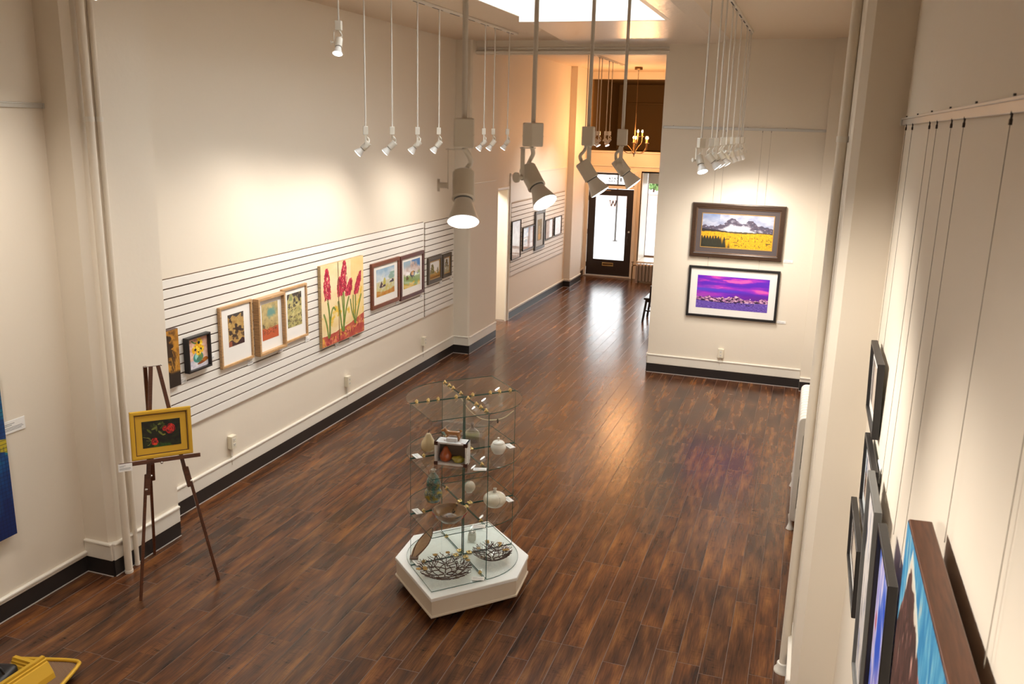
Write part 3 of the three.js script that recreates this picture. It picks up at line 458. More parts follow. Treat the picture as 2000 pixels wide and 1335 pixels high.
    noisePaint(c, w, h, (u, v) => {
      const n = fbm(u * 2.6, v * 7, 131, 5), m = fbm(u * 26, v * 26, 135, 4);
      let p = mix3([92, 30, 196], [190, 44, 204], 0.35 + n * 1.9); p = mix3(p, [240, 96, 190], sstep(0.12, 0.36, n + 0.22 * Math.exp(-Math.pow((v - 0.16) / 0.1, 2)) - 0.06));
      p = mix3(p, [78, 66, 214], Math.exp(-Math.pow((v - 0.42 - 0.03 * u) / 0.05, 2)) * sstep(1.0, 0.2, u)); p = mix3(p, [96, 18, 150], sstep(0.4, 0.62, v) * sstep(0.3, 0.8, u) * 0.8); p = mix3(p, [190, 70, 190], Math.exp(-Math.pow((v - 0.6) / 0.06, 2)) * sstep(0.5, 0.1, u) * 0.8);
      const r = ridge(u); if (v > r) { p = mix3([150, 88, 150], [250, 214, 226], 0.35 + m * 2.6); p = mix3(p, [44, 22, 62], sstep(0.06, 0.2, fbm(u * 16, v * 20, 140, 3) + (v - r) * 1.2 - 0.04)); }
      if (v > 0.765 + 0.015 * m + 0.02 * Math.sin(u * 5)) { const k = fbm(u * 30, v * 90, 144, 3); p = mix3([128, 104, 204], [74, 44, 150], 0.45 + k * 2.4); }
      return p;
    });
    blob(c, w * 0.755, h * 0.63, 6, 6, '#fbe9f4'); const R = rng(66); for (let i = 0; i < 60; i++) blob(c, w * (0.2 + 0.62 * R()), h * (0.775 + 0.03 * R()), 6, 3, '#231436');
    for (let i = 0; i < 9; i++) blob(c, w * (0.7 + 0.1 * R()), h * 0.83, 5, 5, '#1c1430');
  }],
  pale: [120, 260, (c, w, h) => noisePaint(c, w, h, (u, v) => { const n = fbm(u * 5, v * 8, 151, 4); return mix3([240, 238, 240], [214, 206, 208], 0.3 + n + v * 0.2); })],
  interior: [200, 240, (c, w, h) => { noisePaint(c, w, h, (u, v) => { const n = fbm(u * 6, v * 6, 161, 4); let p = mix3([196, 168, 156], [160, 120, 106], 0.5 + n); if (u < 0.5 && v < 0.42) p = mix3([178, 196, 232], [236, 236, 244], 0.5 + n * 2); if (v > 0.78) p = mix3(p, [222, 200, 190], 0.7); return p; }); c.fillStyle = '#b9a094'; c.fillRect(w * 0.6, h * 0.18, w * 0.26, h * 0.5); blob(c, w * 0.25, h * 0.52, w * 0.22, h * 0.04, '#d8c8bc'); blob(c, w * 0.26, h * 0.6, w * 0.12, h * 0.07, '#5c5048'); c.fillStyle = '#6a5a50'; c.fillRect(w * 0.2, h * 0.6, w * 0.04, h * 0.2); c.fillRect(w * 0.34, h * 0.55, w * 0.03, h * 0.2); }],
  figure: [130, 320, (c, w, h) => { noisePaint(c, w, h, (u, v) => { const n = fbm(u * 5, v * 10, 171, 4); return mix3([150, 138, 98], [98, 92, 62], 0.4 + n * 1.6); }); blob(c, w * 0.42, h * 0.36, w * 0.12, h * 0.05, '#c9b68a'); blob(c, w * 0.42, h * 0.55, w * 0.2, h * 0.16, '#b9a06a'); blob(c, w * 0.45, h * 0.82, w * 0.26, h * 0.16, '#d6a94e'); }],
  paleDrawing: [220, 260, (c, w, h) => { noisePaint(c, w, h, (u, v) => { const n = fbm(u * 4, v * 5, 181, 4); return mix3([226, 212, 204], [206, 196, 190], 0.4 + n); }); }],
  sketch: [260, 420, (c, w, h) => { noisePaint(c, w, h, (u, v) => { const n = fbm(u * 14, v * 5, 191, 5), m = fbm(u * 8, v * 3, 195, 4); let p = mix3([226, 220, 212], [176, 176, 186], 0.4 + n * 1.4); p = mix3(p, [64, 66, 84], sstep(0.12, 0.26, n + 0.3 * m)); return mix3(p, [110, 130, 176], sstep(0.2, 0.34, m)); }); }],
  blueAbstract: [260, 420, (c, w, h) => noisePaint(c, w, h, (u, v) => { const n = fbm(u * 6, v * 3, 201, 5), m = fbm(u * 3, v * 2, 205, 4); let p = mix3([120, 118, 206], [224, 220, 240], 0.45 + n * 1.8); p = mix3(p, [28, 78, 196], sstep(0.05, 0.3, m + 0.15 - v * 0.1)); return mix3(p, [176, 52, 64], sstep(0.2, 0.34, -m + n * 0.5)); })],
  peak: [420, 560, (c, w, h) => {
    noisePaint(c, w, h, (u, v) => {
      const n = fbm(u * 30, v * 7, 211, 4), m = fbm(u * 9, v * 9, 215, 4); let p = mix3([34, 120, 172], [112, 178, 204], 0.35 + n * 1.9);
      const e = 0.035 + (u < 0.2 ? (0.2 - u) * 1.25 : (u - 0.2) * 0.36) + 0.05 * m; if (v > e) { p = mix3([84, 54, 50], [44, 28, 26], 0.5 + n * 2.2); p = mix3(p, [166, 110, 104], sstep(0.16, 0.36, n + m * 0.5)); }
      p = mix3(p, [206, 190, 168], sstep(0.26, 0.42, n) * 0.8); if (Math.abs(v - e) < 0.02 + 0.03 * m && u > 0.12 && u < 0.5) p = mix3(p, [226, 222, 206], 0.85); return v > 0.9 ? mix3(p, [58, 40, 30], 0.7) : p;
    });
  }],
  blueGrid: [320, 420, (c, w, h) => {
    noisePaint(c, w, h, (u, v) => { const n = fbm(u * 5, v * 5, 221, 5); let p = mix3([6, 36, 96], [10, 92, 150], 0.4 + n * 1.6 - (v - 0.5) * 0.7); p = mix3(p, [12, 130, 140], sstep(0.1, 0.4, 0.5 - v + n)); if (Math.abs(v - 0.44 - 0.05 * n) < 0.035) p = mix3(p, [214, 184, 30], 0.85); return p; });
    c.strokeStyle = 'rgba(4,18,60,0.55)'; c.lineWidth = 1.5; for (let i = 0; i < 44; i++) { c.beginPath(); c.moveTo(0, i * 10); c.lineTo(w, i * 10 + 3); c.stroke(); c.beginPath(); c.moveTo(i * 10, h * 0.45); c.lineTo(i * 10 + 5, h); c.stroke(); } const R = rng(7); for (let i = 0; i < 40; i++) stroke(c, [[w * R(), h * R()], [w * R(), h * R()]].map(([x, y], k, a) => (k ? [a[0][0] + (x - a[0][0]) * 0.2, a[0][1] + (y - a[0][1]) * 0.2] : [x, y])), 'rgba(70,190,200,0.8)', 2);
  }],
  lilies: [600, 560, (c, w, h) => {
    noisePaint(c, w, h, (u, v) => { const n = fbm(u * 3, v * 6, 231, 4), g = fbm(u * 60, v * 3, 233, 3), s = fbm(u * 6, v * 6, 237, 4); let p = mix3([244, 226, 184], [236, 208, 150], 0.4 + n * 1.5 + g * 0.5); if (u > 0.68) p = mix3(p, [240, 206, 128], 0.5); p = mix3(p, [232, 190, 60], sstep(0.2, 0.4, s - Math.abs(v - 0.68) * 1.0 + 0.18)); const gy = 0.87 - 0.13 * u * u + 0.03 * s; if (v > gy) { p = mix3([206, 110, 84], [176, 70, 60], 0.5 + s * 2); p = mix3(p, [226, 178, 70], sstep(0.05, 0.3, -s)); } return p; });
    const R = rng(24);
    const leafS = (a, b, d, wd) => { stroke(c, [a, b, d], '#2f4a16', wd + 5); stroke(c, [a, b, d], '#8aa046', wd); stroke(c, [a, b, d], '#4c6a22', 2); };
    leafS([w * 0.14, h * 0.9], [w * 0.12, h * 0.72], [w * 0.05, h * 0.6], 12); leafS([w * 0.16, h * 0.9], [w * 0.2, h * 0.7], [w * 0.14, h * 0.47], 10); leafS([w * 0.17, h * 0.86], [w * 0.22, h * 0.45], [w * 0.31, h * 0.58], 10); leafS([w * 0.18, h * 0.88], [w * 0.2, h * 0.6], [w * 0.13, h * 0.4], 8);
    leafS([w * 0.44, h * 0.86], [w * 0.4, h * 0.6], [w * 0.38, h * 0.5], 12); leafS([w * 0.48, h * 0.88], [w * 0.54, h * 0.6], [w * 0.62, h * 0.48], 13); leafS([w * 0.47, h * 0.88], [w * 0.52, h * 0.6], [w * 0.49, h * 0.38], 15); leafS([w * 0.46, h * 0.88], [w * 0.4, h * 0.7], [w * 0.4, h * 0.62], 10); leafS([w * 0.5, h * 0.88], [w * 0.48, h * 0.6], [w * 0.45, h * 0.4], 8);
    leafS([w * 0.76, h * 0.84], [w * 0.8, h * 0.6], [w * 0.78, h * 0.42], 10); leafS([w * 0.78, h * 0.84], [w * 0.86, h * 0.64], [w * 0.93, h * 0.5], 11); leafS([w * 0.75, h * 0.82], [w * 0.72, h * 0.6], [w * 0.73, h * 0.48], 8); leafS([w * 0.77, h * 0.82], [w * 0.68, h * 0.7], [w * 0.66, h * 0.52], 9);
    const bloom = (x0, y0, x1, y1, r) => { for (let i = 0; i < 260; i++) { const t = R(), wd = r * (0.25 + 0.75 * Math.sin(Math.min(1, t * 1.15) * 2.2)); const x = x0 + (x1 - x0) * t + (R() - 0.5) * 2 * wd * w, y = y0 + (y1 - y0) * t; blob(c, x, y, 4.5, 13, ['#b01b3a', '#8e1230', '#cf2f4a', '#a3143a', '#dd5468'][(R() * 5) | 0], (R() - 0.5) * 1.3); } };
    bloom(w * 0.13, h * 0.06, w * 0.14, h * 0.42, 0.075); bloom(w * 0.53, h * 0.0, w * 0.49, h * 0.38, 0.075); bloom(w * 0.41, h * 0.2, w * 0.42, h * 0.42, 0.05); bloom(w * 0.68, h * 0.26, w * 0.6, h * 0.44, 0.07); bloom(w * 0.92, h * 0.2, w * 0.8, h * 0.46, 0.06);
    for (let i = 0; i < 90; i++) { const u = R(); blob(c, w * u, h * (0.93 - 0.13 * u * u + 0.06 * R()), 14, 7, ['#c85a4e', '#e08a6a', '#9a2c34', '#d9a24a'][i % 4], R() * 3); }
  }],
};
const artMat = {};
function art(key, gloss) {
  const id = key + (gloss ? 'g' : ''); if (artMat[id]) return artMat[id];
  const [w, h, f] = ART[key]; return artMat[id] = std({ map: canvasTex(w, h, f), roughness: 0.55, clearcoat: gloss ? 1 : 0, clearcoatRoughness: 0.04 });
}
// a picture: local x along the wall, y up, z out of the wall; back plane at z = 0, origin at its lower middle
function picture(name, label, pos, turn, o) {
  const t = thing(name, label, 'picture', pos, turn, o.group); if (o.lean) { t.rotation.order = 'YXZ'; t.rotation.x = o.lean; }
  const { w, h, d = 0.025, fw = 0.02, fm = M.black, mw = 0, mm = M.mat, art: a, gloss = true, mb = mw, mt = mw } = o;
  if (o.canvas) {        // stretched canvas with painted face and plain sides
    mesh('canvas', rbox(w, h, d, 0.003, 0, h / 2, d / 2), o.side ?? M.black, t);
    mesh('painted_face', box(w - 0.006, h - 0.006, 0.002, 0, h / 2, d + 0.0005), art(a, false), t); return t;
  }
  if (o.profile === 'gilt') {       // outer moulding, dark step, flat liner
    mesh('frame', [frameGeo(w, h, fw * 0.62, d, 0.005, 0, h / 2, 0), frameGeo(w - fw * 1.0, h - fw * 1.0, fw * 0.3, d * 0.86, 0.003, 0, h / 2, 0)], fm, t);
    mesh('inner_moulding', frameGeo(w - fw * 1.3, h - fw * 1.3, fw * 0.36, d * 0.72, 0.002, 0, h / 2, 0), o.lip ?? M.goldDark, t);
  } else mesh('frame', [frameGeo(w, h, fw, d, o.bevel ?? 0.003, 0, h / 2, 0)], fm, t);
  if (o.rimDark) mesh('inner_moulding', frameGeo(w - 2 * fw + 0.012, h - 2 * fw + 0.012, 0.012, d * 0.8, 0.002, 0, h / 2, 0), o.rimDark, t);
  const iw = w - 2 * fw + 0.004, ih = h - 2 * fw + 0.004;
  if (mw > 0) mesh('mat_board', box(iw, ih, 0.004, 0, h / 2, d * 0.42), mm, t);
  const pw = iw - 2 * mw, ph = ih - mt - mb;
  if (o.fillet) mesh('fillet', frameGeo(pw + 0.016, ph + 0.016, 0.009, 0.006, 0.001, 0, h / 2 + (mb - mt) / 2, d * 0.42), o.fillet, t);
  mesh('print', box(pw, ph, 0.003, 0, h / 2 + (mb - mt) / 2, d * 0.42 + (mw > 0 ? 0.0025 : 0)), art(a, gloss), t);
  return t;
}
const onLeft = (z0, z1, y0, y1, o, name, label, off = 0.0235) => picture(name, label, [LW + off, y0, (z0 + z1) / 2], Math.PI / 2, { w: z0 - z1, h: y1 - y0, ...o });
onLeft(-4.93, -5.393, 1.095, 1.55, { canvas: true, d: 0.03, side: M.walnutEdge, art: 'goldTrees' }, 'painting', 'brown and gold tree painting half hidden behind the left pillar');
onLeft(-5.475, -5.755, 1.16, 1.445, { d: 0.05, fw: 0.016, fm: M.black, art: 'sunflowers', gloss: false }, 'framed_painting', 'small black framed painting of sunflowers in a round green vase');
onLeft(-5.912, -6.362, 1.08, 1.607, { d: 0.028, fw: 0.022, fm: M.maple, mw: 0.097, mt: 0.065, mb: 0.145, art: 'abstract1' }, 'framed_print', 'maple framed abstract print in tan and black, nearest of the three maple frames');
onLeft(-6.405, -6.828, 1.075, 1.594, { d: 0.062, fw: 0.024, fm: M.maple, mw: 0.064, mt: 0.045, mb: 0.10, art: 'abstract2' }, 'framed_print', 'maple framed abstract print with teal cloud over orange ground, deep frame');
onLeft(-6.832, -7.25, 1.088, 1.609, { d: 0.03, fw: 0.022, fm: M.maple, mw: 0.068, mt: 0.045, mb: 0.115, art: 'abstract3' }, 'framed_print', 'maple framed abstract print in yellow green with black marks, farthest of the three');
{ // triptych of three boards
  const z0 = -7.49, z1 = -8.375, y0 = 0.897, h = 0.836, W = z0 - z1, t = thing('painting', 'three board painting of tall crimson flowers with green leaves on cream wood', 'painting', [LW + 0.0235, y0, (z0 + z1) / 2], Math.PI / 2);
  const mt = art('lilies', false), cuts = [0, 0.385, 0.70, 1];
  for (let i = 0; i < 3; i++) {
    const a = cuts[i], b = cuts[i + 1], w = (b - a) * W - 0.006, cx = ((a + b) / 2 - 0.5) * W;
    const brd = mesh('board', rbox(w, h, 0.034, 0.002, cx, h / 2, 0.017 + (i === 1 ? 0.004 : 0)), M.pine, t);
    const g = new THREE.BoxGeometry(w - 0.002, h - 0.002, 0.0015), uv = g.attributes.uv; for (let k = 0; k < uv.count; k++) uv.setX(k, a + uv.getX(k) * (b - a));
    mesh('painted_face', g.translate(cx, h / 2, 0.0345 + (i === 1 ? 0.004 : 0)), mt, brd);
  }
}
onLeft(-8.587, -9.288, 1.08, 1.602, { d: 0.03, fw: 0.042, fm: M.cherry, mw: 0.085, mt: 0.045, mb: 0.085, art: 'cabin' }, 'framed_print', 'cherry framed watercolour of a wooden cabin among pale hills');
onLeft(-9.312, -9.982, 1.058, 1.592, { d: 0.03, fw: 0.042, fm: M.mahogany, mw: 0.062, mt: 0.04, mb: 0.085, art: 'bison' }, 'framed_print', 'dark mahogany framed watercolour of two bison in a flowering meadow');
onLeft(-10.118, -10.556, 1.122, 1.466, { d: 0.03, fw: 0.065, fm: M.olive, profile: 'gilt', lip: M.antiqueGold, art: 'trees1', gloss: false }, 'framed_painting', 'small gilt and dark framed painting of two leafy trees, left of the pair');
onLeft(-10.588, -10.888, 1.137, 1.455, { d: 0.03, fw: 0.06, fm: M.olive, profile: 'gilt', lip: M.antiqueGold, art: 'trees2', gloss: false }, 'framed_painting', 'small gilt and dark framed painting of one pale trunk tree, beside the pilaster');
onLeft(-13.45, -13.91, 0.995, 1.625, { d: 0.025, fw: 0.008, fm: M.black, art: 'pale' }, 'framed_print', 'tall pale print in thin black frame, first past the side doorway');
onLeft(-14.03, -14.658, 1.072, 1.471, { d: 0.025, fw: 0.018, fm: M.darkFrame, art: 'interior' }, 'framed_print', 'dark framed print of a sunny room with a small table');
onLeft(-14.70, -15.27, 1.0, 1.69, { d: 0.035, fw: 0.05, fm: M.greyFrame, mw: 0.11, mm: M.blueMat, art: 'figure', rimDark: M.darkFrame }, 'framed_print', 'tall grey framed figure print with pale blue mat in the front room');
onLeft(-15.365, -15.86, 1.123, 1.475, { d: 0.025, fw: 0.008, fm: M.black, art: 'pale' }, 'framed_print', 'small pale thin framed print right of the tall figure print');
onLeft(-15.973, -16.444, 1.13, 1.476, { d: 0.025, fw: 0.008, fm: M.black, art: 'pale' }, 'framed_print', 'small pale print in thin black frame, last before the shop front');
const onPart = (x0, x1, y0, y1, o, name, label) => picture(name, label, [(x0 + x1) / 2, y0, PZ + 0.006], 0, { w: x1 - x0, h: y1 - y0, ...o });
onPart(-1.385, -0.258, 1.583, 2.262, { d: 0.045, fw: 0.062, bevel: 0.012, fm: M.bronzeFrame, rimDark: M.bronzeLip, mw: 0.072, mm: M.greyMat, art: 'aspens', fillet: M.antiqueGold }, 'framed_photograph', 'bronze framed photograph of golden aspens below misty mountains');
onPart(-1.373, -0.256, 0.816, 1.468, { d: 0.035, fw: 0.03, fm: M.black, mw: 0.088, art: 'alpenglow' }, 'framed_photograph', 'black framed photograph of snowy peaks under a purple and pink sky');
// right wall, hung on cables and leaning forward at the top
function onRight(label, name, z0, z1, yt, yb, xt, xb, o) {
  const h = Math.hypot(yt - yb, xb - xt), lean = Math.asin((xb - xt) / h), d = o.d ?? 0.03;
  return picture(name, label, [xb + d, yb, (z0 + z1) / 2], -Math.PI / 2, { w: z1 - z0, h, d, lean, ...o });
}
onRight('black framed pale print nearest the right pillar, highest on the right wall', 'framed_print', -4.17, -3.71, 2.225, 1.905, 0.326, 0.338, { d: 0.028, fw: 0.016, mw: 0.05, art: 'paleDrawing' });
onRight('black framed print with grey mat under the highest print on the right wall', 'framed_print', -3.94, -3.45, 1.86, 1.54, 0.33, 0.34, { d: 0.026, fw: 0.014, mw: 0.06, mm: M.blueMat, art: 'interior' });
onRight('small black framed pale print hanging lowest beside the right pillar', 'framed_print', -4.2, -3.6, 1.45, 1.146, 0.327, 0.34, { d: 0.027, fw: 0.016, mw: 0.05, art: 'paleDrawing' });
onRight('tall grey framed black and white abstract on the right wall', 'framed_painting', -3.385, -2.98, 1.89, 1.065, 0.31, 0.343, { d: 0.026, fw: 0.018, fm: M.greyFrame, art: 'sketch', gloss: false });
onRight('black framed blue and violet abstract on the right wall', 'framed_painting', -2.84, -2.41, 1.915, 1.1, 0.31, 0.34, { d: 0.028, fw: 0.014, art: 'blueAbstract', gloss: false });
onRight('thick brown edged painting of a brown peak against blue sky, nearest on the right wall', 'painting', -2.055, -1.39, 2.27, 1.38, 0.288, 0.315, { d: 0.05, canvas: true, side: M.walnutEdge, art: 'peak' });
onLeft(-3.0, -3.81, 0.55, 1.62, { canvas: true, d: 0.04, side: M.black, art: 'blueGrid' }, 'painting', 'deep blue abstract painting with a yellow streak at the left edge of the room', 0.002);

// ---------------------------------------------------------------- title cards
const cardTex = canvasTex(128, 64, (c, w, h) => { c.fillStyle = '#f4f3f1'; c.fillRect(0, 0, w, h); c.fillStyle = '#8b8b90'; for (const [y, L] of [[14, 60], [22, 44], [34, 104], [41, 110], [48, 98]]) c.fillRect(8, y, L, 3); });
const cardFace = std({ map: cardTex, roughness: 0.6 });
function card(label, x, y, z, turn, w = 0.075, h = 0.05, tilt = 0) {
  const t = thing('title_card', label, 'label', [x, y, z], turn, 'title cards beside the artworks'); t.rotation.order = 'YXZ'; t.rotation.x = tilt;
  mesh('card_board', box(w, h, 0.004, 0, h / 2, 0.002), M.card, t);
  mesh('printed_face', box(w - 0.003, h - 0.003, 0.001, 0, h / 2, 0.0043), cardFace, t);
}
[[-5.45, 1.085, 'the brown and gold tree painting'], [-5.81, 1.19, 'the sunflower painting'], [-6.33, 1.02, 'the tan abstract print'], [-6.80, 1.02, 'the teal and orange abstract print'], [-7.27, 1.02, 'the yellow green abstract print'], [-7.83, 0.83, 'the crimson flower triptych first board'], [-8.13, 0.83, 'the crimson flower triptych middle board'], [-9.27, 1.03, 'the cabin watercolour'], [-9.95, 0.985, 'the bison watercolour'], [-10.57, 1.06, 'the left gilt tree painting'], [-10.92, 1.055, 'the right gilt tree painting']]
  .forEach(([z, y, s]) => card('small white title card at the lower right of ' + s, LW + 0.0235, y, z, Math.PI / 2));
card('white title card right of the golden aspens photograph', -0.18, 1.575, PZ + 0.002, 0, 0.11, 0.035);
card('white title card right of the purple mountain photograph', -0.19, 0.81, PZ + 0.002, 0, 0.11, 0.035);
card('large printed title card right of the blue painting by the left alcove', LW + 0.002, 1.19, -3.905, Math.PI / 2, 0.165, 0.08);
card('white title card beside the highest print on the right wall', RW - 0.002, 1.80, -3.55, -Math.PI / 2, 0.11, 0.06);

// ---------------------------------------------------------------- picture rails and hanging cables
function rail(label, a, b) {
  const L = a.distanceTo(b), ang = Math.atan2(-(b.z - a.z), b.x - a.x), m = a.clone().add(b).multiplyScalar(0.5), t = thing('picture_rail', label, 'rail', [m.x, m.y, m.z], ang);
  mesh('channel', [rbox(L, 0.03, 0.012, 0.003, 0, 0, 0.006), rbox(L, 0.008, 0.02, 0.002, 0, 0.013, 0.008)], M.aluminium, t);
  for (const s of [-1, 1]) mesh('end_cap', rbox(0.01, 0.034, 0.022, 0.003, s * L / 2, 0, 0.01), M.aluminium, t);
  for (let i = 0; i < Math.floor(L / 0.45); i++) mesh('screw', cyl(0.003, 0.003, 0.008, -L / 2 + 0.12 + i * 0.45, 0.02, 0.008, 0, 0, 0, 8), M.darkFrame, t);
}
rail('white picture rail across the partition above the two photographs', V(-1.82, 3.163, PZ + 0.001), V(0.13, 3.163, PZ + 0.001));
rail('pale picture rail with cables along the right wall', V(RW - 0.001, 3.185, -4.38), V(RW - 0.001, 3.185, -0.6));
rail('pale picture rail on the left wall by the blue painting', V(LW + 0.001, 3.172, -0.6), V(LW + 0.001, 3.172, -4.365));
scene.children[scene.children.length - 2].rotation.y = -Math.PI / 2; scene.children[scene.children.length - 1].rotation.y = Math.PI / 2;
function cable(label, x, y1, y0, z, grp) {
  const t = thing('hanging_cable', label, 'cable', [x, y0, z], 0, grp), L = y1 - y0;
  mesh('wire', cyl(0.001, 0.001, L, 0, L / 2, 0, 0, 0, 0, 6), M.cableSteel, t);
  mesh('hook', [tube([[0, L - 0.004, 0], [0, L + 0.008, 0.004], [0, L + 0.014, 0.0], [0, L + 0.008, -0.006]], 0.0022, 10, 6), box(0.006, 0.012, 0.008, 0, L - 0.006, 0)], M.darkFrame, t);
}
const cabLab = ['farthest by the pillar', 'second from the pillar', 'third from the pillar', 'fourth from the pillar', 'fifth from the pillar', 'sixth from the pillar', 'seventh from the pillar', 'nearest to the viewer'];
[[-4.19, 2.2], [-3.92, 2.2], [-3.345, 1.86], [-3.148, 1.86], [-2.82, 1.89], [-2.59, 1.89], [-1.995, 2.25], [-1.5, 2.25]].forEach(([z, y0], i) => cable('thin cable hanging from the right wall picture rail, ' + cabLab[i], RW - 0.012, 3.16, y0, z, 'cables on the right wall'));
[[-1.146, 'outer left'], [-1.053, 'inner left'], [-0.622, 'inner right'], [-0.521, 'outer right']].forEach(([x, s]) => cable('thin pale cable above the golden aspens photograph, ' + s, x, 3.14, 2.262, PZ + 0.008, 'cables above the aspens photograph'));
[[-1.146, 'left'], [-0.521, 'right']].forEach(([x, s]) => cable('short thin cable between the two partition photographs, ' + s, x, 1.58, 1.468, PZ + 0.008, 'cables between the two photographs'));

// ---------------------------------------------------------------- wall outlets with conduit
function outlet(label, x, y, z, turn) {
  const t = thing('wall_outlet', label, 'outlet', [x, y, z], turn);
  mesh('outlet_box', rbox(0.075, 0.118, 0.042, 0.005, 0, 0, 0.021), M.plastic, t);
  const cp = mesh('cover_plate', rbox(0.07, 0.114, 0.004, 0.002, 0, 0, 0.044), M.plastic, t);
  for (const s of [-1, 1]) { const r = mesh('socket', rbox(0.034, 0.028, 0.003, 0.001, 0, s * 0.022, 0.047), M.trim, cp); }
  mesh('slots', [-1, 1].flatMap((s) => [box(0.003, 0.009, 0.001, -0.007, s * 0.022 + 0.003, 0.0488), box(0.003, 0.009, 0.001, 0.007, s * 0.022 + 0.003, 0.0488), cyl(0.003, 0.003, 0.001, 0, s * 0.022 - 0.007, 0.0488, Math.PI / 2, 0, 0, 8)]), M.slot, t);
  mesh('conduit', [cyl(0.009, 0.009, y - 0.32 + 0.07, 0, -0.06 - (y - 0.25) / 2, 0.012), ball(0.028, 0, -(y - 0.24), 0.014, 1, 0.7, 0.5)], M.trim, t);
}
outlet('cream wall outlet with conduit nearest the easel on the left wall', LW, 0.40, -6.02, Math.PI / 2);
outlet('cream wall outlet under the crimson flower painting', LW, 0.40, -8.05, Math.PI / 2);
outlet('cream wall outlet under the small gilt pictures near the pilaster', LW, 0.40, -10.04, Math.PI / 2);
outlet('cream wall outlet on the partition below the purple photograph', -0.892, 0.355, PZ, 0);

// ---------------------------------------------------------------- track lighting
function track(label, x, y, z0, z1) {
  const L = z0 - z1, t = thing('light_track', label, 'light track', [x, y, (z0 + z1) / 2]);
  mesh('track_channel', rbox(0.036, 0.026, L, 0.004, 0, -0.013, 0), M.whiteMetal, t);
  const n = Math.floor(L / 0.42), g = clean(box(0.012, 0.003, 0.24, 0, -0.0265, 0));
  for (let i = 0; i < n; i++) { const m = new THREE.Mesh(g, M.slot); m.name = 'contact_slot'; m.position.z = -L / 2 + 0.25 + i * 0.42; t.add(m); }
  return t;
}
track('white ceiling light track over the left wall', -3.49, CEIL, 1.4, -10.36);
track('white ceiling light track over the right half of the room', -0.785, CEIL, 1.6, -10.36);
track('white ceiling light track in the front room before the chandelier', -3.45, FCEIL, -13.5, -16.4);
function spot(label, x, ceil, yTop, z, aim, group, opt = {}) {
  const a = V(...aim).normalize(), yaw = Math.atan2(a.x, a.z), tilt = Math.atan2(Math.hypot(a.x, a.z), -a.y);    // 0 = straight down
  const y0 = yTop - 0.068, t = thing('track_spotlight', label, 'spotlight', [x, y0, z], yaw, group);
  const L = ceil - 0.026 - yTop;
  mesh('rod', [cyl(0.0068, 0.0068, L, 0, 0.068 + L / 2, 0, 0, 0, 0, 10), cyl(0.012, 0.012, 0.02, 0, 0.068 + L - 0.01, 0, 0, 0, 0, 12)], M.rodMetal, t);
  mesh('adapter', [rbox(0.048, 0.068, 0.042, 0.004, 0, 0.034, 0), box(0.0485, 0.0015, 0.0425, 0, 0.03, 0)], M.whiteMetal, t);
  const py = -0.088, sx = opt.flip ? -0.037 : 0.037, hd = (g) => place(g, 0, py, 0, -tilt);
  mesh('yoke', [box(Math.abs(sx) + 0.012, 0.003, 0.016, sx / 2, -0.004, 0), box(0.003, 0.09, 0.016, sx, py / 2 - 0.002, 0), cyl(0.009, 0.009, 0.003, sx, py, 0, 0, 0, Math.PI / 2)], M.whiteMetal, t);
  mesh('knob', [cyl(0.015, 0.015, 0.006, sx * 1.6, py, 0, 0, 0, Math.PI / 2), cyl(0.007, 0.007, 0.02, sx * 1.32, py, 0, 0, 0, Math.PI / 2)], M.whiteMetal, t);
  const bk = V(0, 0.036, 0).applyAxisAngle(V(1, 0, 0), -tilt).add(V(0, py, 0));
  mesh('cable', tube([[0, 0, -0.004], [-sx * 0.35, -0.02, -0.012], [-sx * 0.45, -0.036, bk.z * 0.5 - 0.014], [bk.x, bk.y, bk.z]], 0.0065, 16, 8), M.whiteMetal, t);
  mesh('socket', [hd(lathe([[0, 0.036], [0.023, 0.036], [0.0265, 0.032], [0.0265, -0.03], [0.0275, -0.031], [0.0275, -0.036], [0.022, -0.036]], 24))], M.whiteMetal, t);
  const bulb = mesh('bulb', hd(lathe([[0.0195, -0.034], [0.0205, -0.036], [0.023, -0.05], [0.0365, -0.088], [0.038, -0.092], [0.0365, -0.094]], 24)), M.bulb, t);
  mesh('gasket', hd(cyl(0.0225, 0.0215, 0.004, 0, -0.0375, 0)), M.seam, t);
  mesh('lens', hd(lathe([[0, -0.0985], [0.015, -0.098], [0.028, -0.096], [0.0365, -0.0935]], 24)), M.lens, bulb);
  const lp = V(0, -0.104, 0).applyAxisAngle(V(1, 0, 0), -tilt).add(V(0, py, 0)), dir = V(0, -1, 0).applyAxisAngle(V(1, 0, 0), -tilt);
  const s = new THREE.SpotLight(SPOT_COLOR, SPOT_POWER * (opt.k ?? 1), 0, opt.angle ?? 1.0, 1.0, 2);
  s.position.copy(lp); s.target.position.copy(lp).addScaledVector(dir, 1); s.castShadow = true; s.shadow.radius = 3; t.add(s, s.target);
}
const leftRow = [['first', -6.553, [-0.62, -0.68, 0.36]], ['second', -7.038, [-0.62, -0.69, 0.30]], ['third', -7.558, [-0.60, -0.72, 0.28]], ['fourth', -8.05, [-0.56, -0.76, 0.24]], ['fifth', -9.297, [-0.58, -0.76, 0.24]], ['sixth', -9.603, [-0.52, -0.78, 0.2]], ['seventh', -10.093, [-0.5, -0.8, 0.2]]];
leftRow.forEach(([n, z, a], i) => spot(`white track spotlight over the left wall, ${n} from the near end of the long rods`, -3.49, CEIL, 3.095, z, a, 'spotlights over the left wall', { flip: i % 2 === 1, angle: 0.9, k: i === 3 ? 0.72 : 0.36 }));
spot('white track spotlight on a short rod, higher than the others over the left wall', -3.49, CEIL, 3.86, -6.15, [0.1, -0.85, 0.42], 'spotlights over the left wall', { flip: true });
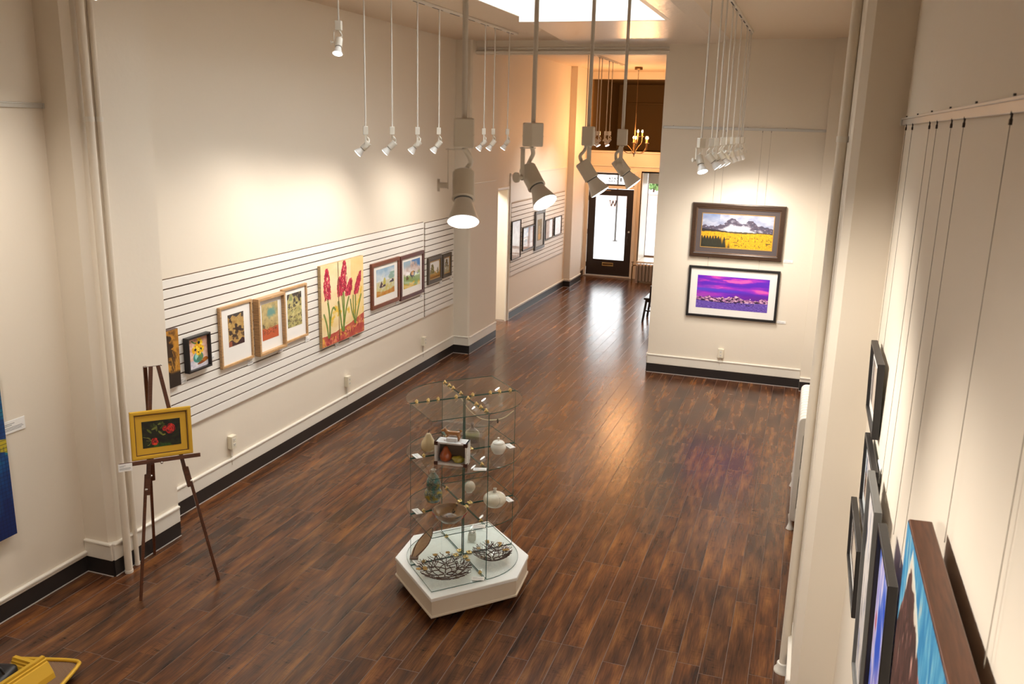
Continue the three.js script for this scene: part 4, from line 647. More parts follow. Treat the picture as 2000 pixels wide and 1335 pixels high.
spot('white track spotlight at the top left corner, nearest over the left wall', -3.49, CEIL, 3.94, -3.75, [-0.36, -0.9, 0.2], 'spotlights over the left wall', { k: 0.8 });
const rightRow = [['fifth', -6.56, [0.3, -0.82, 0.4]], ['sixth', -7.23, [0.66, -0.74, -0.05]], ['seventh', -7.6, [0.62, -0.77, -0.1]], ['eighth', -8.12, [0.6, -0.78, -0.12]], ['ninth', -8.47, [0.35, -0.74, -0.5]], ['tenth', -9.05, [0.3, -0.74, -0.55]], ['eleventh', -9.74, [0.12, -0.80, -0.56]], ['twelfth', -10.1, [-0.15, -0.86, -0.46]], ['thirteenth', -10.31, [0.1, -0.88, -0.44]]];
spot('large white track spotlight in the foreground, nearest of the right hand row, facing down', -0.785, CEIL, 3.137, -1.96, [0.19, -0.86, 0.47], 'spotlights of the right hand row', { flip: true, angle: 0.7 });
spot('second white foreground spotlight of the right hand row, tilted right towards the viewer', -0.785, CEIL, 3.133, -2.50, [0.55, -0.72, 0.34], 'spotlights of the right hand row', { flip: true, angle: 0.7 });
spot('third white foreground spotlight of the right hand row, tilted right', -0.785, CEIL, 3.128, -3.17, [0.56, -0.82, -0.05], 'spotlights of the right hand row', { angle: 0.7 });
spot('fourth white foreground spotlight of the right hand row, in front of the chandelier', -0.785, CEIL, 3.122, -3.775, [0.62, -0.78, -0.08], 'spotlights of the right hand row', { flip: true });
rightRow.forEach(([n, z, a], i) => spot(`white track spotlight in the crowded right hand row, ${n} from the viewer`, -0.785, CEIL, 3.075, z, a, 'spotlights of the right hand row', { flip: i % 2 === 0, k: i > 3 ? 0.62 : 0.9 }));
[['first', -2.5, [-0.55, -0.8, -0.2]], ['second', -1.2, [-0.6, -0.78, 0.1]]].forEach(([n, z, a]) => spot(`white track spotlight at the rear of the left track, ${n} behind the left pillar`, -3.49, CEIL, 3.79, z, a, 'spotlights of the rear wall', { angle: 0.9 }));
[['first', -0.3, [0.42, -0.74, -0.52]], ['second', 0.8, [0.5, -0.8, -0.3]]].forEach(([n, z, a]) => spot(`white track spotlight at the rear of the right track, ${n} behind the viewer`, -0.785, CEIL, 3.13, z, a, 'spotlights of the rear wall', { angle: 1.0, k: 1.6 }));
const frontRow = [['first', -13.72, [0.35, -0.9, 0.2]], ['second', -14.46, [0.5, -0.8, 0.1]], ['third', -14.66, [-0.7, -0.7, 0.1]], ['fourth', -15.18, [0.4, -0.85, 0.2]], ['fifth', -15.46, [-0.6, -0.75, -0.1]]];
frontRow.forEach(([n, z, a], i) => spot(`small distant white spotlight in the front room, ${n} from the room divider`, -3.45, FCEIL, 3.085, z, a, 'spotlights of the front room', { flip: i % 2 === 1, k: 0.5 }));

// ---------------------------------------------------------------- chandelier
{
  const t = thing('chandelier', 'dark brass chandelier with lit candle bulbs hanging before the shop front', 'chandelier', [-3.296, 2.62, -17]);
  mesh('canopy', lathe([[0, 1.6], [0.075, 1.6], [0.075, 1.645], [0.05, 1.655], [0, 1.655]], 24), M.brassDark, t);
  const links = []; for (let y = 0.62; y < 1.61; y += 0.032) links.push(place(new THREE.TorusGeometry(0.012, 0.003, 5, 10).scale(0.75, 1.5, 1), 0, y, 0, 0, (Math.round(y / 0.032) % 2) * 1.57)); mesh('chain', links, M.brassDark, t);
  mesh('stem', [smoothLathe([[0, 0], [0.012, 0.012], [0.008, 0.035], [0.03, 0.06], [0.022, 0.09], [0.012, 0.12], [0.014, 0.3], [0.024, 0.34], [0.012, 0.38], [0.008, 0.6], [0, 0.61]], 16, 60)], M.brassDark, t);
  const cand = (a, r, y) => {
    const c = Math.cos(a) * r, s = Math.sin(a) * r;
    const arm = mesh('arm', [tube([[Math.cos(a) * 0.015, 0.08, Math.sin(a) * 0.015], [c * 0.55, y - 0.27, s * 0.55], [c * 0.95, y - 0.2, s * 0.95], [c, y - 0.085, s]], 0.0065, 24, 8)], M.brassDark, t);
    mesh('drip_pan', place(lathe([[0, 0], [0.025, 0.002], [0.038, 0.012], [0.036, 0.014], [0, 0.006]], 16), c, y - 0.09, s), M.brassDark, arm);
    mesh('candle_sleeve', cyl(0.0115, 0.0115, 0.075, c, y - 0.045, s), M.antiqueGold, arm);
    mesh('candle_bulb', place(smoothLathe([[0, 0.055], [0.006, 0.048], [0.017, 0.022], [0.012, 0.004], [0.006, 0]], 12, 14), c, y - 0.008, s), std({ color: lin(1, 0.8, 0.5), emissive: lin(1, 0.62, 0.25), emissiveIntensity: 28 }), arm);
    const p = new THREE.PointLight(CANDLE_COLOR, CANDLE_POWER, 0, 2); p.position.set(c, y + 0.014, s); p.castShadow = true; t.add(p);
  };
  for (let i = 0; i < 6; i++) cand(i * Math.PI / 3 + 0.26, 0.27, 0.34);
  for (let i = 0; i < 3; i++) cand(i * Math.PI * 2 / 3 + 1.1, 0.2, 0.46);
}

// ---------------------------------------------------------------- radiators
function radiator(label, pos, turn, n, H, D, pitch, mat, matTop) {
  const t = thing('radiator', label, 'radiator', pos, turn);
  const s = new THREE.Shape(); const w = D / 2, r = D * 0.24;          // section outline (local x across, y up)
  s.moveTo(-w, H * 0.13); s.lineTo(-w, H - r); s.quadraticCurveTo(-w, H, -w + r, H); s.lineTo(w - r, H); s.quadraticCurveTo(w, H, w, H - r); s.lineTo(w, H * 0.13); s.quadraticCurveTo(w, H * 0.085, w - r * 0.7, H * 0.085); s.lineTo(-w + r * 0.7, H * 0.085); s.quadraticCurveTo(-w, H * 0.085, -w, H * 0.13);
  const hole = (x0, x1, y0, y1) => { const p = new THREE.Path(), q = (x1 - x0) / 2; p.moveTo(x0, y0 + q); p.lineTo(x0, y1 - q); p.absarc((x0 + x1) / 2, y1 - q, q, Math.PI, 0, true); p.lineTo(x1, y0 + q); p.absarc((x0 + x1) / 2, y0 + q, q, 0, Math.PI, true); s.holes.push(p); };
  const hw = D * 0.13;
  for (const cx of [-D * 0.28, 0, D * 0.28]) { hole(cx - hw / 2, cx + hw / 2, H * 0.19, H * 0.5); hole(cx - hw / 2, cx + hw / 2, H * 0.54, H * 0.86); }
  const g = clean(extr(s, pitch * 0.82 - 0.016, 0.008, 3, 10).translate(0, 0, -(pitch * 0.82 - 0.016) / 2));
  for (let i = 0; i < n; i++) { const m = new THREE.Mesh(g, mat); m.name = i ? 'section_' + String(i).padStart(3, '0') : 'section'; m.position.z = (i - (n - 1) / 2) * pitch; m.castShadow = m.receiveShadow = true; t.add(m); }
  mesh('hub', [cyl(0.02, 0.02, n * pitch - 0.01, 0, H * 0.93, 0, Math.PI / 2), cyl(0.02, 0.02, n * pitch - 0.01, 0, H * 0.13, 0, Math.PI / 2)], mat, t);
  for (const sz of [-1, 1]) for (const sx of [-1, 1]) mesh('foot', place(smoothLathe([[0, 0], [0.028, 0], [0.026, 0.014], [0.014, H * 0.06], [0.022, H * 0.13], [0, H * 0.14]], 12, 16), sx * (w + 0.004 - 0.02), 0, sz * ((n - 1) / 2) * pitch), mat, t);
  return t;
}
{
  const r1 = radiator('tall white cast iron radiator against the right wall past the pillar', [0.205, 0, -7.41], 0, 13, 0.965, 0.225, 0.078, M.radiator);
  mesh('valve', [cyl(0.012, 0.012, 0.09, -0.01, 0.985, -0.40), lathe([[0, 0.02], [0.03, 0.018], [0.034, 0.008], [0.026, 0], [0, 0]], 16, -0.01, 1.03, -0.40), tube([[-0.01, 0.95, -0.40], [-0.01, 0.9, -0.52], [-0.01, 0.6, -0.56], [-0.01, 0, -0.56]], 0.014)], M.trim, r1);
  const r2 = radiator('low silver radiator under the shop window beside the front door', [-2.93, 0, -18.12], Math.PI / 2, 11, 0.4, 0.2, 0.072, M.radiatorSilver);
  mesh('valve', [tube([[0.0, 0, -0.48], [0.0, 0.25, -0.48], [0.0, 0.34, -0.47], [0, 0.36, -0.4]], 0.013), cyl(0.03, 0.03, 0.012, 0, 0.42, -0.475), cyl(0.008, 0.008, 0.08, 0, 0.39, -0.475)], M.brassDark, r2);
}

// ---------------------------------------------------------------- chair behind the partition
{
  const t = thing('armchair', 'black wooden armchair half hidden behind the partition', 'chair', [-2.19, 0, -14.5], 0.0);
  mesh('seat', [rbox(0.54, 0.035, 0.5, 0.012, 0, 0.395, 0), rbox(0.48, 0.05, 0.44, 0.01, 0, 0.36, 0)], M.chair, t);
  mesh('cushion', rbox(0.42, 0.03, 0.4, 0.014, 0.03, 0.425, 0), M.cream, t);
  for (const sz of [1, -1]) { mesh('leg', bar(V(-0.27, 0, sz * 0.225), V(-0.225, 0.38, sz * 0.205), 0.036, 0.036), M.chair, t); mesh('leg', bar(V(0.26, 0, sz * 0.21), V(0.22, 0.38, sz * 0.2), 0.036, 0.036), M.chair, t); mesh('stretcher', rbox(0.46, 0.022, 0.018, 0.004, 0, 0.19, sz * 0.21), M.chair, t); mesh('armrest', [bar(V(-0.16, 0.38, sz * 0.235), V(-0.15, 0.6, sz * 0.245), 0.04, 0.03), rbox(0.42, 0.025, 0.05, 0.008, 0.04, 0.61, sz * 0.245)], M.chair, t); }
  const b = mesh('backrest', [bar(V(0.24, 0.38, 0.2), V(0.3, 0.92, 0.2), 0.035, 0.03), bar(V(0.24, 0.38, -0.2), V(0.3, 0.92, -0.2), 0.035, 0.03), rbox(0.03, 0.1, 0.46, 0.01, 0.3, 0.9, 0)], M.chair, t);
  for (let i = -2; i <= 2; i++) mesh('spindle', bar(V(0.235, 0.41, i * 0.07), V(0.295, 0.87, i * 0.07), 0.014, 0.014), M.chair, b);
}

// ---------------------------------------------------------------- easel with gilt rose painting
{
  const A = V(-3.948, 0, -4.179), B = V(-3.646, 0, -4.595), D = V(-4.306, 0, -4.73), T = V(-4.0, 1.525, -4.523);
  const n = V().crossVectors(B.clone().sub(A), T.clone().sub(A)).normalize(); if (n.z < 0) n.negate();
  const t = thing('easel', 'slender reddish brown wooden tripod easel beside the left pillar', 'easel', [0, 0, 0]);
  const lerp = (a, b, k) => a.clone().lerp(b, k);
  const sd = B.clone().sub(A).normalize();
  const legs = [[A, T.clone().addScaledVector(sd, -0.02)], [B, T.clone().addScaledVector(sd, 0.025)], [D, T.clone().addScaledVector(sd, -0.05).addScaledVector(n, -0.03)]];
  legs.forEach(([a, b], i) => { const k = i === 2 ? 0.45 : 0.48, m = lerp(a, b, k), l = mesh('leg', [bar(a, lerp(a, b, k + 0.06), 0.019, 0.019, n), bar(m.clone().addScaledVector(sd, i === 1 ? -0.018 : 0.016), b.clone(), 0.024, 0.02, n)], M.easel, t);
    mesh('leg_clamp', [bar(lerp(a, b, k - 0.03).addScaledVector(sd, i === 1 ? -0.012 : 0.012), lerp(a, b, k + 0.06).addScaledVector(sd, i === 1 ? -0.012 : 0.012), 0.034, 0.026, n)], M.easel, l);
    mesh('wing_nut', ball(0.009, m.x + n.x * 0.022, m.y + 0.0, m.z + n.z * 0.022), M.steel, l); });
  mesh('top_bolt', [tube([T.clone().addScaledVector(sd, -0.065), T.clone().addScaledVector(sd, 0.045)], 0.003), ball(0.006, T.x + sd.x * 0.045, T.y, T.z + sd.z * 0.045)], M.steel, t);
  const tl = V(-4.066, 0.924, -4.218), tr = V(-3.766, 0.9, -4.625);
  mesh('tray', [bar(tl, tr, 0.014, 0.05, n), bar(tl.clone().addScaledVector(n, 0.025).add(V(0, 0.004, 0)), tr.clone().addScaledVector(n, 0.025).add(V(0, 0.004, 0)), 0.026, 0.012, n)], M.easel, t);
  mesh('tray_knob', ball(0.009, (tl.x + tr.x) / 2 + n.x * 0.035, 0.905, (tl.z + tr.z) / 2 + n.z * 0.035), M.steel, t);
  // painting stands on the tray, leaning on the legs
  const BLc = V(-4.006, 0.942, -4.271), BRc = V(-3.777, 0.925, -4.582), TLc = V(-4.051, 1.258, -4.296);
  const ux = BRc.clone().sub(BLc), w = ux.length(); ux.normalize(); const uy0 = TLc.clone().sub(BLc), h = uy0.length(); const uz = V().crossVectors(ux, uy0).normalize(), uy = V().crossVectors(uz, ux);
  const p = picture('framed_painting', 'wide gilt framed painting of two red roses on dark leaves, on the easel', [0, 0, 0], 0, { w, h, d: 0.03, fw: 0.026, fm: M.gold, rimDark: M.goldDark, mw: 0.048, mm: M.gold, art: 'roses', gloss: false, bevel: 0.006 });
  p.setRotationFromMatrix(new THREE.Matrix4().makeBasis(ux, uy, uz)); p.position.copy(BLc.clone().add(BRc).multiplyScalar(0.5).addScaledVector(uz, -0.03));
  // card clipped to the left end of the tray
  const cd = thing('title_card', 'small white title card clipped to the left end of the easel tray', 'label', [0, 0, 0], 0, 'title cards beside the artworks');
  mesh('card_board', box(0.085, 0.05, 0.003, 0, 0, 0), M.card, cd); mesh('printed_face', box(0.082, 0.047, 0.001, 0, 0, 0.002), cardFace, cd);
  cd.setRotationFromMatrix(new THREE.Matrix4().makeBasis(ux, uy, uz)); cd.position.set(-4.05, 0.912, -4.24).addScaledVector(uz, 0.04);
}

// ---------------------------------------------------------------- glass display tower on a hexagonal plinth
const DC = V(-2.05, 0, -5.18), TH = -0.775, ARM = 0.385, LV = [0.215, 0.59, 0.985, 1.365];
const toL = (x, z) => { const dx = x, dz = z; return [dx * Math.cos(TH) - dz * Math.sin(TH), dx * Math.sin(TH) + dz * Math.cos(TH)]; };
{
  const t = thing('display_tower', 'four level clear glass display tower on a white hexagonal plinth', 'display case', [DC.x, 0, DC.z], TH);
  const hex = [[-0.42, 0.20], [-0.445, -0.15], [-0.02, -0.575], [0.43, -0.17], [0.455, 0.16], [0.035, 0.615]].map(([x, z]) => toL(x, z));
  const sc = (k) => hex.map(([x, z]) => [x * k, z * k]);
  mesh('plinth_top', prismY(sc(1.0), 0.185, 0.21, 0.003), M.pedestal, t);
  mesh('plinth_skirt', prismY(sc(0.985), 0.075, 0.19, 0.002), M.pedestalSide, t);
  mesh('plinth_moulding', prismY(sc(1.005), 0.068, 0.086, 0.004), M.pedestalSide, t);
  mesh('toe_kick', prismY(sc(0.72), 0, 0.07), M.base, t);
  const g = 0.006, quad = (kind, sx, sz) => {
    const s = new THREE.Shape(), e = 0.005, X = (v) => sx * v, Y = (v) => -sz * v;      // shape y = -z
    s.moveTo(X(e), Y(e)); s.lineTo(X(ARM), Y(e)); if (kind === 'round') { for (let i = 1; i < 20; i++) { const a = i / 20 * Math.PI / 2; s.lineTo(X(e + (ARM - e) * Math.cos(a)), Y(e + (ARM - e) * Math.sin(a))); } } else s.lineTo(X(ARM), Y(ARM));
    s.lineTo(X(e), Y(ARM)); s.closePath(); return s;
  };
  const outline = (kind, sx, sz) => { const P = []; const e = 0.005; P.push([e, e], [ARM, e]); if (kind === 'round') for (let i = 1; i < 20; i++) { const a = i / 20 * Math.PI / 2; P.push([e + (ARM - e) * Math.cos(a), e + (ARM - e) * Math.sin(a)]); } else P.push([ARM, ARM]); P.push([e, ARM]); return P.map(([x, z]) => [sx * x, sz * z]); };
  const edgeStrip = (P, y) => { const gs = []; for (let i = 0; i < P.length; i++) { const a = P[i], b = P[(i + 1) % P.length], L = Math.hypot(b[0] - a[0], b[1] - a[1]); gs.push(place(new THREE.BoxGeometry(L, 0.0046, 0.0012), (a[0] + b[0]) / 2, y, (a[1] + b[1]) / 2, 0, Math.atan2(-(b[1] - a[1]), b[0] - a[0]))); } return gs; };
  for (const y of LV) for (const [kind, sx, sz] of [['square', 1, 1], ['round', 1, -1], ['round', -1, 1], ['square', -1, -1]]) {
    const sh = mesh('glass_shelf', new THREE.ShapeGeometry(quad(kind, sx, sz), 20).rotateX(-Math.PI / 2).translate(0, y, 0), M.glass, t);
    mesh('glass_edge', edgeStrip(outline(kind, sx, sz), y), M.glassEdge, sh);
  }
  for (let k = 0; k < 3; k++) for (const [dx, dz] of [[1, 0], [-1, 0], [0, 1], [0, -1]]) {
    const y0 = LV[k] + 0.004, y1 = LV[k + 1] - 0.004, h = y1 - y0, a = Math.atan2(-dz, dx);
    const pn = mesh('glass_panel', place(new THREE.PlaneGeometry(ARM - 0.012, h), dx * (ARM / 2 + 0.003), (y0 + y1) / 2, dz * (ARM / 2 + 0.003), 0, a), M.glass, t);
    mesh('glass_edge', [box(0.0014, h, 0.005, dx * ARM * 0.996, (y0 + y1) / 2, dz * ARM * 0.996, 0, a), box(0.0012, h, 0.005, dx * 0.008, (y0 + y1) / 2, dz * 0.008, 0, a), place(new THREE.BoxGeometry(ARM - 0.012, 0.0012, 0.004), dx * ARM / 2, y0, dz * ARM / 2, 0, a), place(new THREE.BoxGeometry(ARM - 0.012, 0.0012, 0.004), dx * ARM / 2, y1, dz * ARM / 2, 0, a)], M.glassEdge, pn);
  }
  const clipG = [clean(join([rbox(0.022, 0.02, 0.012, 0.003, 0, 0.004, 0), rbox(0.011, 0.01, 0.028, 0.003, 0, 0.002, 0), ball(0.006, 0, 0.015, 0)]))];
  const fl = clean(join([0, 1, 2, 3].map((i) => ball(0.012, Math.cos(i * 1.571 + 0.78) * 0.011, 0.004, Math.sin(i * 1.571 + 0.78) * 0.011, 1, 0.6, 1, 10)).concat([ball(0.007, 0, 0.012, 0)])));
  LV.forEach((y, li) => { for (const [dx, dz] of [[1, 0], [-1, 0], [0, 1], [0, -1]]) for (const r of li === 3 ? [0.06, 0.19, 0.26, 0.34] : [0.05, 0.29]) { const m = new THREE.Mesh(r < 0.07 && li < 3 ? fl : clipG[0], M.brass); m.name = 'clip'; m.position.set(dx * r, y + 0.002, dz * r); m.rotation.y = Math.atan2(-dz, dx); m.castShadow = true; t.add(m); } });
}
// cards lying on the shelves
{
  const W = (li, x, z, turn, s) => { const t = thing('shelf_card', `white card lying on the ${['lowest', 'second', 'third'][li]} glass level, ${s}`, 'label', [x, LV[li] + 0.004, z], turn, 'cards on the display tower'); mesh('card_board', rbox(0.085, 0.004, 0.045, 0.001, 0, 0.002, 0), M.card, t); mesh('printed_face', box(0.08, 0.0006, 0.04, 0, 0.0043, 0), std({ map: cardTex, roughness: 0.6 }), t); };
  for (const li of [0, 1, 2]) { W(li, -1.825, -4.895, 0.35, 'at its front corner'); W(li, -1.785, -5.365, -0.72, 'at its right corner'); W(li, -2.29, -4.95, -0.72, 'at its left corner'); }
  W(0, -2.10, -5.60, 0.35, 'at its back');
}
// ---------------------------------------------------------------- objects in the tower
function coral(label, x, z, R0, seed, span0, dirA) {
  const R = rng(seed), t = thing('coral_sculpture', label, 'sculpture', [x, 0.222, z], dirA), gs = [], gl = [];
  const bowl = (r) => 0.05 * Math.pow(r / R0, 1.8) + 0.007;
  const grow = (a, r, da, rad, depth) => {          // branches spread over a shallow bowl, polar (a, r)
    const L = R0 * (0.19 + 0.09 * R()) * (depth > 3 ? 0.7 : 1), pts = []; let aa = a, rr = r;
    for (let i = 0; i <= 4; i++) { pts.push(V(Math.cos(aa) * rr, bowl(rr), Math.sin(aa) * rr)); rr += L / 4; aa += (da + (R() - 0.5) * 0.9) * (L / 4) / Math.max(rr, 0.05); }
    gs.push(tube(pts, rad, 6, 5)); if (R() < 0.09 && depth > 1) gl.push(pts[4]);
    if (rr < R0 && depth < 6) { const k = depth < 2 ? 3 : R() < 0.85 ? 2 : 1; for (let i = 0; i < k; i++) grow(aa, rr - L / 4, (i - (k - 1) / 2) * 1.5 + (R() - 0.5) * 0.5, rad * 0.8, depth + 1); }
  };
  for (let i = 0; i < 6; i++) grow(-span0 / 2 + (i + 0.5) * span0 / 6, 0.01, 0, 0.0042, 0);
  mesh('branches', gs, std({ color: lin(0.075, 0.036, 0.026), roughness: 0.42, metalness: 0.2 }), t);
  gl.slice(0, 6).forEach((p) => mesh('flower', [0, 1, 2, 3, 4].map((i) => ball(0.008, p.x + Math.cos(i * 1.257) * 0.009, p.y + 0.008, p.z + Math.sin(i * 1.257) * 0.009, 1, 0.45, 1, 8)), M.antiqueGold, t));
}
coral('large dark bronze branching coral sculpture on the lowest level, front left', -2.045, -4.86, 0.17, 41, 6.28, 0.3);
coral('smaller dark bronze branching coral sculpture on the lowest level, right', -1.83, -5.175, 0.125, 77, 6.28, 1.0);
{ // driftwood boat vase: an open leaf shaped shell standing on end
  const t = thing('wooden_vessel', 'tall leaf shaped polished wooden vessel on the lowest level, left', 'sculpture', [-2.33, 0.222, -4.985], 0.39);
  const P = [], I = [], NU = 14, NV = 9;
  for (let i = 0; i <= NU; i++) for (let j = 0; j <= NV; j++) { const u = i / NU, v = j / NV * 2 - 1, w = 0.042 * Math.pow(Math.sin(Math.PI * Math.min(1, 0.12 + u * 0.88)), 0.8) + 0.002; P.push(v * w + u * 0.125, u * 0.205 + 0.012, -u * 0.03 - 0.02 * (1 - v * v) * Math.sin(Math.PI * u)); }
  for (let i = 0; i < NU; i++) for (let j = 0; j < NV; j++) { const a = i * (NV + 1) + j, b = a + NV + 1; I.push(a, a + 1, b, a + 1, b + 1, b); }
  const g = new THREE.BufferGeometry(); g.setAttribute('position', new THREE.Float32BufferAttribute(P, 3)); g.setIndex(I); g.computeVertexNormals();
  const g2 = g.clone().translate(0, 0, -0.007); const ix = []; for (let i = 0; i < I.length; i += 3) ix.push(I[i], I[i + 2], I[i + 1]); g2.setIndex(ix); g2.computeVertexNormals();
  mesh('shell', [g, g2], std({ color: lin(0.92, 0.62, 0.40), roughness: 0.3, map: grainTex, side: THREE.DoubleSide }), t);
  mesh('rim', [tube([[-0.015, 0.016, 0.0], [0.024, 0.12, -0.014], [0.125, 0.22, -0.03], [0.102, 0.112, -0.014], [0.015, 0.016, 0]], 0.0035, 40, 6)], std({ color: lin(0.16, 0.08, 0.045), roughness: 0.35 }), t);
  mesh('foot', rbox(0.06, 0.016, 0.05, 0.006, 0, 0.008, -0.005), std({ color: lin(0.22, 0.12, 0.07), roughness: 0.35 }), t);
}
{ // little jar topped with silver balls
  const t = thing('trinket_jar', 'small square silver jar topped with round beads on the lowest level, back', 'jar', [-2.065, 0.219, -5.40], 0.3);
  mesh('jar_body', rbox(0.058, 0.05, 0.058, 0.012, 0, 0.025, 0), std({ color: lin(0.42, 0.40, 0.31), roughness: 0.35, metalness: 0.3 }), t);
  mesh('lid', rbox(0.05, 0.01, 0.05, 0.004, 0, 0.054, 0), std({ color: lin(0.4, 0.36, 0.25), roughness: 0.35, metalness: 0.4 }), t);
  for (let i = 0; i < 5; i++) mesh('bead', ball(0.012, i ? Math.cos(i * 1.57) * 0.015 : 0, 0.068 + (i ? 0 : 0.008), i ? Math.sin(i * 1.57) * 0.015 : 0), M.steel, t);
}
const glaze = (f, n = 256) => std({ map: dataTex(n, n, f, null, true), roughness: 0.3, clearcoat: 0.6, side: THREE.DoubleSide });
{ // gourd vase
  const t = thing('gourd_vase', 'double gourd vase with mottled green and blue swirls on the second level', 'vase', [-2.262, 0.594, -5.155]);
  mesh('vase_body', smoothLathe([[0, 0], [0.042, 0.0], [0.047, 0.006], [0.062, 0.04], [0.058, 0.072], [0.044, 0.092], [0.05, 0.118], [0.047, 0.15], [0.033, 0.18], [0.019, 0.20], [0.015, 0.212]], 36, 60), glaze((u, v) => { const n = fbm(u * 9, v * 9, 301, 4), m = fbm(u * 26, v * 26, 305, 3), s = Math.sin(40 * Math.hypot((u * 5) % 1 - 0.5, (v * 4) % 1 - 0.5)); let p = mix3([0.24, 0.28, 0.26], [0.60, 0.62, 0.54], 0.4 + m * 1.6 + s * 0.18); p = mix3(p, [0.16, 0.42, 0.42], sstep(0.05, 0.3, n + v * 0.3 - 0.15)); return mix3(p, [0.60, 0.52, 0.16], sstep(0.0, 0.25, -n + 0.1 - Math.abs(v - 0.3) * 0.8)); }), t);
  mesh('neck', place(smoothLathe([[0.013, 0], [0.013, 0.014], [0.019, 0.02], [0.0175, 0.023], [0.011, 0.02], [0.010, 0.004]], 24, 20), 0, 0.208, 0), std({ color: lin(0.5, 0.46, 0.4), roughness: 0.3, clearcoat: 0.5 }), t);
}
{ // brown bowl
  const t = thing('ceramic_bowl', 'wide brown glazed bowl with dark blotches and red beading on the second level, front', 'bowl', [-2.035, 0.594, -4.905], 0.2);
  mesh('bowl_body', smoothLathe([[0, 0.004], [0.05, 0], [0.058, 0.004], [0.09, 0.034], [0.112, 0.068], [0.115, 0.073], [0.110, 0.074], [0.094, 0.046], [0.06, 0.016], [0, 0.011]], 44, 60), glaze((u, v) => { const n = fbm(u * 8, v * 5, 311, 4); return mix3(mix3([0.62, 0.48, 0.33], [0.44, 0.32, 0.20], 0.5 + n * 1.4), [0.06, 0.045, 0.03], sstep(0.14, 0.24, fbm(u * 7, v * 5, 317, 4))); }), t);
  const R = rng(9), bd = []; for (const a0 of [0.15, 2.75]) for (let i = 0; i < 36; i++) { const a = a0 + (R() - 0.5) * 0.5, y = 0.035 + R() * 0.035, r = 0.09 + (y - 0.034) * 0.66 + 0.002; bd.push(ball(0.0032, Math.cos(a) * r, y, Math.sin(a) * r, 1, 1, 1, 6)); }
  const bm = mesh('beading', bd, std({ color: lin(0.35, 0.02, 0.025), roughness: 0.3 }), t); bm.userData.kind = 'stuff';
}
{ // cream pot with neck
  const t = thing('cream_pot', 'squat cream ceramic pot with narrow neck and dark crack lines on the second level, right', 'pot', [-1.84, 0.594, -5.235]);
  mesh('pot_body', smoothLathe([[0, 0], [0.04, 0.0], [0.062, 0.014], [0.079, 0.045], [0.070, 0.075], [0.042, 0.094], [0.014, 0.10]], 40, 50), glaze((u, v) => { const n = fbm(u * 5, v * 5, 321, 4); let p = mix3([0.91, 0.89, 0.83], [0.80, 0.77, 0.69], 0.4 + n); const l = Math.abs(((u * 5 + 0.18 * Math.sin(v * 5 + u * 9)) % 1) - 0.5); return mix3(p, [0.3, 0.28, 0.25], l < 0.006 && v > 0.35 ? 0.8 : 0); }), t);
  mesh('neck', lathe([[0.011, 0.097], [0.0105, 0.124], [0.013, 0.128], [0.009, 0.128], [0.008, 0.1]], 20), M.cream, t);
}
{ // small egg cup shaped shell pot
  const t = thing('shell_pot', 'small round pinkish pot with broken opening and green inside on the second level, back', 'pot', [-2.085, 0.594, -5.385]);
  mesh('pot_body', new THREE.SphereGeometry(0.042, 28, 18, 0.9, 5.0, 0.15, 2.9).translate(0, 0.041, 0), std({ color: lin(0.66, 0.55, 0.46), roughness: 0.45, side: THREE.DoubleSide }), t);
  mesh('lining', new THREE.SphereGeometry(0.039, 24, 16).translate(0, 0.041, 0), std({ color: lin(0.14, 0.27, 0.20), roughness: 0.4 }), t);
  mesh('foot', cyl(0.02, 0.022, 0.008, 0, 0.004, 0), M.cream, t);
}
